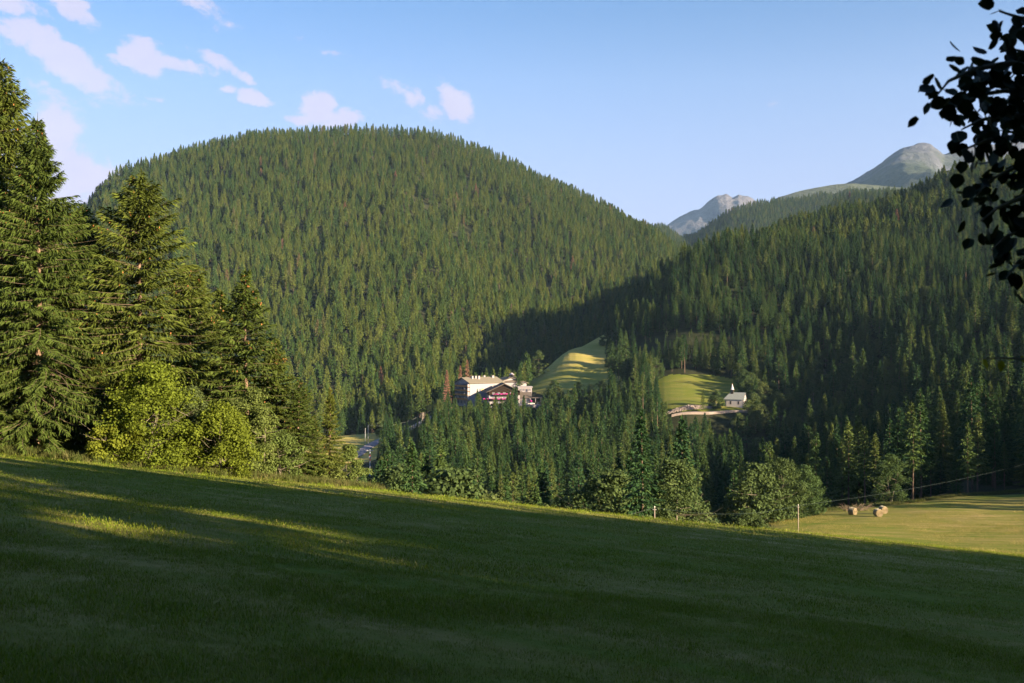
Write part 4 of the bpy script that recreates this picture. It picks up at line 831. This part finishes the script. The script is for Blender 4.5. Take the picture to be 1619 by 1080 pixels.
# right part of the long front with the window band, set back, slightly higher roof
T = sub_frame(1.5, 12.5, R(18)); T(MB().box(0, 22, 0, 16, -4, 14.6)).build('rear_wall', hw_white, hot); T(roofg(0, 22, 0, 16, 14.6, 18.2, .35, 1.2, 'y')).build('roof', roof_t, hot)
T(MB().prism([(0, 14.6), (22, 14.6), (11, 18.1)], 'y', .02, .5)).build('gable', hw_white, hot)
for k_ in range(7): window(T, 3+k_*2.4, 0, 13.0, 1.7, 1.4, 'f', curtain, redframe)
T = sub_frame(7, 14, R(10)); T(MB().box(0, 12, 0, 12, -4, 15.4)).build('tower_wall', hw_white, hot)
T(MB().add([(-1, -1, 15.2), (13, -1, 15.2), (13, 13, 15.2), (-1, 13, 15.2), (6, 6, 20.4)], [(0, 1, 4), (1, 2, 4), (2, 3, 4), (3, 0, 4), (3, 2, 1, 0)])).build('roof', roof_d, hot)
T(MB().box(4.6, 7.4, 4.6, 7.4, 18.4, 20.3)).build('lantern', roof_d, hot); T(MB().add([(4.2, 4.2, 20.31), (7.8, 4.2, 20.31), (7.8, 7.8, 20.31), (4.2, 7.8, 20.31), (6, 6, 21.8)], [(0, 1, 4), (1, 2, 4), (2, 3, 4), (3, 0, 4), (3, 2, 1, 0)])).build('roof', spire_m, hot)
# chalet wing with flowered balconies
T = sub_frame(-3.5, -17, R(6)); W2 = 21.
T(MB().box(0, W2, 0, 16, -5, 7.6)).build('chalet_wall', hw_white, hot); T(MB().box(0, W2, -.3, 16.3, 7.602, 10.4)).build('timber_storey', chal, hot)
T(MB().prism([(0, 10.4), (W2, 10.4), (W2/2, 15.2)], 'y', -.25, 16)).build('timber_gable', chal, hot); T(roofg(0, W2, 0, 16, 10.4, 15.3, .4, 2.0, 'y')).build('roof', roof_d, hot)
gg = random.Random(8)
for (z_, x0, x1) in ((7.7, 3, 18), (4.5, -4, 20), (1.3, 1, 20)):
    b_ = T(MB().box(x0, x1, -1.9, -.31, z_-.3, z_-.15).box(x0, x1, -1.9, -1.75, z_-.15, z_+.85)).build('balcony', chal, hot)
    if z_ > 2:
        fl = MB()
        for k_ in range(int((x1-x0)*7)):
            px = gg.uniform(x0, x1); s_ = gg.uniform(.12, .3); pz = z_+.85+gg.uniform(-.35, .25); py = -2.0+gg.uniform(-.15, .15)
            fl.add([(px-s_, py, pz), (px, py-.15, pz-s_), (px+s_, py, pz), (px, py+.1, pz+s_)], [(0, 1, 2, 3)])
        o = T(fl).build('flowers', pink, b_); o['kind'] = 'stuff'
    for k_ in range(5): window(T, 3+k_*3.7, 0 if z_ < 7 else -.3, z_, 1.5, 1.9, 'f', curtain)
# right-hand extension: white pavilion box and low annex with terrace
T = sub_frame(16.5, 4, R(4)); T(MB().box(0, 9.5, 0, 9, -4, 11.9)).build('pavilion_wall', hw_white, hot); T(MB().box(-.5, 10, -.5, 9.5, 11.902, 12.5)).build('flat_roof', hw_white, hot)
for k_ in range(4): window(T, 1.5+k_*2.1, 0, 9.6, 1.6, 1.5, 'f', curtain)
T = sub_frame(12, -9, R(0)); T(MB().box(0, 12, 0, 12, -4, 6.2)).build('annex_wall', hw_white, hot); T(roofg(0, 12, 0, 12, 6.2, 8.8, .35, 1.5, 'x')).build('roof', roof_d, hot)
for k_ in range(4): window(T, 1.8+k_*2.8, 0, 2.6, 1.6, 2.0, 'f', curtain)
T = sub_frame(23, -7, R(0)); T(MB().box(1.5, 9, 0, 8, -4, 1.6)).build('terrace', MT['stone'], hot); T(MB().box(1.2, 9.5, -.5, 8.5, 5.2, 5.5)).build('canopy_roof', roof_d, hot)
for px in (1.8, 5.2, 8.8): T(MB().box(px-.15, px+.15, 0, .3, 1.602, 5.198)).build('post', hw_white, hot)
o = T(MB().tube([(1, -.5, 3.0), (1.8, -.6, 3.3), (2.8, -.5, 3.0)], [.3, .7, .3], 7)).build('flowers', pink, hot)
tag(hot, 'large white alpine hotel with brown balconies, dark timber gable and pink flowers', 'hotel')
# parking ground and cars
gy = HOTEL.y-14
def slab(name, x0, x1, y0, y1, m):
    zt = max(float(Zg(x, y)) for x in np.linspace(x0, x1, 5) for y in np.linspace(y0, y1, 5))+.1
    tag(MB().box(x0, x1, y0, y1, zt-5, zt).build(name, m), kind='structure'); return zt
zp = slab('hotel_forecourt', HOTEL.x+5, HOTEL.x+36, HOTEL.y-27, HOTEL.y-17.2, MT['asphalt'])
def car(x, y, z, rz, col, label):
    e = empty('parked_car', (x, y, z), rz); cm = plain('car_paint', col, .3, .02)
    MB().prism([(-2.1, .35), (2.1, .35), (2.15, .75), (1.2, .92), (-1.9, .95), (-2.15, .8)], 'y', -.85, .85).build('body', cm, e)
    MB().prism([(-1.75, .93), (1.1, .91), (.5, 1.42), (-1.3, 1.45)], 'y', -.74, .74).build('cabin', glassm, e); MB().box(-1.25, .45, -.72, .72, 1.44, 1.49).build('roof', cm, e)
    for sx in (-1.3, 1.3):
        for sy in (-1, 1): MB().tube([(sx, sy*.72, .33), (sx, sy*.88, .33)], .33, 12).build('wheel', darkw, e)
    for sy in (-.6, .6): MB().box(2.1, 2.17, sy-.18, sy+.18, .6, .74).build('headlight', white_w, e)
    tag(e, label, 'car', 'cars parked below the hotel')
car(HOTEL.x+9, HOTEL.y-23, zp, R(12), (.75, .75, .76), 'white car parked in front of the flowered chalet wing'); car(HOTEL.x+25, HOTEL.y-24, zp, R(170), (.78, .76, .72), 'white car parked nearest the low annex'); car(HOTEL.x+30, HOTEL.y-20, zp, R(80), (.05, .05, .06), 'dark car parked under the annex canopy')

# ------------------------------------------------------------------ grass
def tuft(seed, n, h, spread, w):
    gg = np.random.default_rng(seed); p = np.concatenate([gg.normal(0, spread, (n, 2)), np.zeros((n, 1))], 1); a = gg.uniform(0, 6.28, n)
    ln = gg.uniform(.1, .7, n); hh_ = h*gg.uniform(.5, 1.2, n); dv = np.stack([np.cos(a)*ln, np.sin(a)*ln, np.ones(n)], 1)
    p1 = p+dv*hh_[:, None]*.55; p2 = p1+np.stack([np.cos(a)*ln*1.8, np.sin(a)*ln*1.8, np.full(n, .6)], 1)*hh_[:, None]*.5
    return strips(p, p1, p2, np.stack([-np.sin(a), np.cos(a), np.zeros(n)], 1), w, w*.8, w*.15)
MT['blade'] = foliage('grass_blades', [(0, (.11, .17, .012)), (.45, (.14, .195, .018)), (.8, (.18, .20, .03)), (1, (.26, .24, .09))], .25, .2, 2)
MT['weed'] = foliage('tall_weeds', [(0, (.06, .085, .02)), (.6, (.085, .10, .03)), (1, (.13, .12, .05))], .3, .2, 2)
tm = [mesh_np('tuft', *tuft(700+i, 30, .055, .08, .0026), [MT['blade']]) for i in range(4)]
tf = [mesh_np('tuft', *tuft(710+i, 40, .075, .26, .006), [MT['blade']]) for i in range(4)]
MT['hayblade'] = foliage('dry_blades', [(0, (.13, .15, .03)), (.5, (.22, .20, .06)), (1, (.34, .27, .11))], .2, .2, 2)
th = [mesh_np('tuft', *tuft(730+i, 36, .10, .35, .010), [MT['hayblade']]) for i in range(3)]
pts = []; rzs = []; scs = []; ids = []
def gpatch(y0, y1, sp, sc, lo):
    x, y = jgrid(-y1*.60-1, y1*.60+1, y0, y1, sp); k = np.abs(x) < y*.56+.8; x, y = x[k], y[k]; nz = fbm(x*.7, y*.7, 4); k = g.random(x.size) < .8+nz*.5; x, y, nz = x[k], y[k], nz[k]
    z = Zg(x, y)+fbm(x/9, y/9, 4)*.16*sst(5, 20, np.hypot(x, y))-.01; n = len(x); pts.append(np.stack([x, y, z], 1)); rzs.append(g.uniform(0, 6.28, n)); scs.append(sc*g.uniform(.7, 1.25, n)*(1+nz*.7)); ids.append(lo+g.integers(0, 4, n))
gpatch(3.2, 9, .080, .8, 0); gpatch(9, 17, .12, 1.0, 0); gpatch(17, 34, .27, .75, 4); gpatch(34, 62, .48, 1.0, 4); gpatch(62, 112, .95, 1.6, 4)
x, y = jgrid(35, 140, 108, 236, .8); k = (CX+F0*x/y < 1680) & (CX+F0*x/y > 1150) & (y < np.interp(CX+F0*x/y, [1180, 1220, 1300, 1400, 1500, 1640], [166, 196, 208, 213, 224, 237])) & (g.random(x.size) < .35+fbm(x*.15, y*.15, 3)*1.2)
x, y = x[k], y[k]; n = len(x); pts.append(np.stack([x, y, Zg(x, y)], 1)); rzs.append(g.uniform(0, 6.28, n)); scs.append(g.uniform(.9, 1.7, n)); ids.append(8+g.integers(0, 3, n))
scatter('meadow_grass', np.concatenate(pts), np.concatenate(rzs), np.concatenate(scs), np.concatenate(ids), tm+tf+th, 'tuft', 'short mown grass of the shaded meadow in front', 'grass')
wt = [mesh_np('weed', *tuft(720+i, 40, .75, .35, .02), [MT['weed']]) for i in range(3)]
pts = []
for (uu, d0) in [(a, np.interp(a, [-60, 100, 300, 450, 600], [77, 77, 78, 83, 91])) for a in np.arange(-60, 600, 1.5)]:
    for k_ in range(4):
        dd_ = d0+g.normal(0, .9)+k_*.7; xx = (uu+g.normal(0, 3)-CX)/F0*dd_; pts.append((xx, dd_))
for uu in np.arange(1190, 1640, 1.1):
    d0 = np.interp(uu, [1180, 1220, 1300, 1400, 1500, 1640], [166, 196, 208, 213, 224, 237])
    for k_ in range(3): dd_ = d0+g.normal(0, 1.2)+k_; pts.append(((uu-CX)/F0*dd_, dd_))
pts = np.array(pts); n = len(pts)
scatter('edge_weeds', np.stack([pts[:, 0], pts[:, 1], Zg(pts[:, 0], pts[:, 1])-.05], 1), g.uniform(0, 6.28, n), g.uniform(.35, 1.15, n), g.integers(0, 3, n), wt, 'weed', 'tall uncut grass and weeds along the edge of the mown meadow', 'grass')

# ------------------------------------------------------------------ hazel branches hanging in from the right, close to the camera
def leaf_mesh(seed, m, L=.056, Wd=.05):
    gg = random.Random(seed); n = 7; V = [(0, 0, 0)]; half = [.0, .30, .48, .50, .40, .22, 0.0]; F = []
    mid = [(0, L*i/(n-1), -.10*L*math.sin(math.pi*i/(n-1))) for i in range(n)]; V = list(mid); cup = gg.uniform(.1, .35)
    for sg in (-1, 1):
        s0 = len(V)
        for i in range(1, n-1): V.append((sg*half[i]*Wd*gg.uniform(.92, 1.08), mid[i][1]-(.006 if i == 1 else 0), mid[i][2]+half[i]*Wd*cup))
        for i in range(n-1):
            if i == 0: f = (0, 1, s0)
            elif i == n-2: f = (n-2, n-1, s0+n-3)
            else: f = (i, i+1, s0+i, s0+i-1)
            F.append(f if sg > 0 else f[::-1])
    me = bpy.data.meshes.new('leaf'); me.from_pydata(V, [], F); me.materials.append(m)
    for p_ in me.polygons: p_.use_smooth = True
    return me
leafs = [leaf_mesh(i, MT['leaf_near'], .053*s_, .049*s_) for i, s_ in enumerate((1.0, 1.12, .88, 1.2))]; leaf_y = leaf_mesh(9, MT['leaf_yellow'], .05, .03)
def W3(u, v, d): return Vector(((u-CX)/F0*d, d, (CY-v)/F0*d))
base_t = Vector((3.25, 4.1, float(Zg(3.25, 4.1)))); hz_ = empty('hazel_tree', base_t)
loc = lambda v: Vector(v)-base_t
top_ = [base_t+Vector((0, 0, -.3)), base_t+Vector((.05, .02, 1.2)), base_t+Vector((-.05, .05, 2.6)), base_t+Vector((-.02, -.02, 4.2)), base_t+Vector((.05, .0, 5.4))]
MB().tube([loc(v) for v in top_], [.11, .10, .08, .05, .02], 12).build('trunk', MT['bark_grey'], hz_, smooth=True)
tw = [  # (photo column, row, distance) of points along each twig
 [(2050, 90, 4.1), (1800, 70, 4.0), (1700, 45, 3.9), (1619, 30, 3.8), (1580, 18, 3.75)],
 [(2040, 200, 4.1), (1800, 150, 4.0), (1680, 120, 3.9), (1600, 100, 3.8), (1545, 108, 3.7), (1500, 128, 3.65), (1482, 150, 3.6)],
 [(2040, 230, 4.1), (1800, 200, 4.1), (1690, 160, 4.0), (1610, 140, 3.9), (1550, 150, 3.85), (1500, 175, 3.8)],
 [(2040, 260, 4.1), (1790, 240, 4.2), (1680, 200, 4.2), (1600, 180, 4.1), (1550, 190, 4.0), (1520, 205, 4.0)],
 [(2040, 300, 4.1), (1790, 260, 4.0), (1690, 225, 3.9), (1610, 215, 3.9), (1560, 222, 3.8), (1520, 238, 3.8)],
 [(2040, 330, 4.1), (1790, 310, 4.3), (1680, 270, 4.3), (1610, 262, 4.2), (1565, 285, 4.2), (1542, 312, 4.2)],
 [(2040, 350, 4.1), (1800, 330, 4.0), (1690, 300, 4.0), (1620, 310, 3.9), (1575, 330, 3.9), (1550, 350, 3.9)],
 [(2040, 400, 4.1), (1790, 370, 4.2), (1690, 350, 4.2), (1625, 355, 4.1), (1590, 375, 4.1), (1568, 395, 4.1)],
 [(2040, 450, 4.1), (1790, 420, 4.1), (1700, 400, 4.0), (1640, 400, 4.0), (1605, 420, 4.0), (1592, 440, 4.0)],
 [(2040, 180, 4.1), (1780, 110, 4.3), (1690, 90, 4.3), (1630, 85, 4.2), (1590, 75, 4.2)],
 [(2040, 280, 4.1), (1760, 230, 4.4), (1680, 185, 4.4), (1620, 165, 4.3), (1570, 160, 4.3), (1530, 150, 4.3)],
 [(2040, 620, 4.1), (1800, 590, 4.0), (1700, 575, 3.9), (1630, 568, 3.8), (1580, 566, 3.8), (1545, 568, 3.8)],
]
gg = random.Random(21); leaf_pos = []
for ti, t_ in enumerate(tw):
    pts = [W3(*q) for q in t_]; pts[0] = top_[2]+(top_[3]-top_[2])*((400-t_[0][1])/400*.8); MB().tube([loc(v) for v in pts], [(.022 if t_[0][1] != 620 else .010)*(1-.85*i/(len(pts)-1)) for i in range(len(pts))], 6).build('branch', MT['bark_grey'], hz_)
    for a_, b_ in zip(pts[1:-1], pts[2:]):
        ln = (b_-a_).length; n = max(2, int(ln/(.0078 if ti != 11 else .06)))
        for i in range(n):
            q = a_.lerp(b_, (i+gg.random())/n); d_ = (b_-a_).normalized(); off = Vector((gg.gauss(0, 1), gg.gauss(0, 1), gg.gauss(0, 1)-.35)).normalized()*gg.uniform(.015, .105 if ti != 11 else .04)
            leaf_pos.append((q+off, off, ti))
gg.shuffle(leaf_pos)
leaf_pos.sort(key=lambda l: l[2] != 11)
inf = [l for l in leaf_pos if abs(l[0].x/l[0].y) < .53]; outf = [l for l in leaf_pos if abs(l[0].x/l[0].y) >= .53]
def leaf_rot(off): return (Vector((off.x, off.y, off.z-.04)).to_track_quat('Y', 'Z')@Matrix.Rotation(gg.uniform(-1.2, 1.2), 4, 'Y').to_quaternion()@Matrix.Rotation(gg.uniform(-.5, .5), 4, 'X').to_quaternion())
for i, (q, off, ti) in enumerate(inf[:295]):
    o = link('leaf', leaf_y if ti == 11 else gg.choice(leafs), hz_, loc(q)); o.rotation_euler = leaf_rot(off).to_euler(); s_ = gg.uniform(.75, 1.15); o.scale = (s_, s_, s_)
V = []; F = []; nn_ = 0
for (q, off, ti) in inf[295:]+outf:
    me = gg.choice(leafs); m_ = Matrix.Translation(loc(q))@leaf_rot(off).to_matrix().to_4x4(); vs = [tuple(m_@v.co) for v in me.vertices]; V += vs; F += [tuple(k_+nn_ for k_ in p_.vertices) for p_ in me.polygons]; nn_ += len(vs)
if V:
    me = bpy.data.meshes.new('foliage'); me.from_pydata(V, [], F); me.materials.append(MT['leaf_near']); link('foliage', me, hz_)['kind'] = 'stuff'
tag(hz_, 'dark leafy branches of a close hazel hanging in against the sky', 'tree')
print('leaves', len(inf), len(outf))

# ------------------------------------------------------------------ air
hm = bpy.data.materials.new('haze'); hm.use_nodes = True; t = hm.node_tree; t.nodes.clear(); o = N(t, 'ShaderNodeOutputMaterial'); v = N(t, 'ShaderNodeVolumePrincipled')
v.inputs['Color'].default_value = (.40, .64, 1.0, 1); v.inputs['Density'].default_value = 2.8e-5; v.inputs['Anisotropy'].default_value = 0.0
t.links.new(v.outputs[0], o.inputs['Volume'])
tag(MB().box(-7000, 12000, -2500, 11500, -420, 3000).build('haze', hm), kind='stuff')
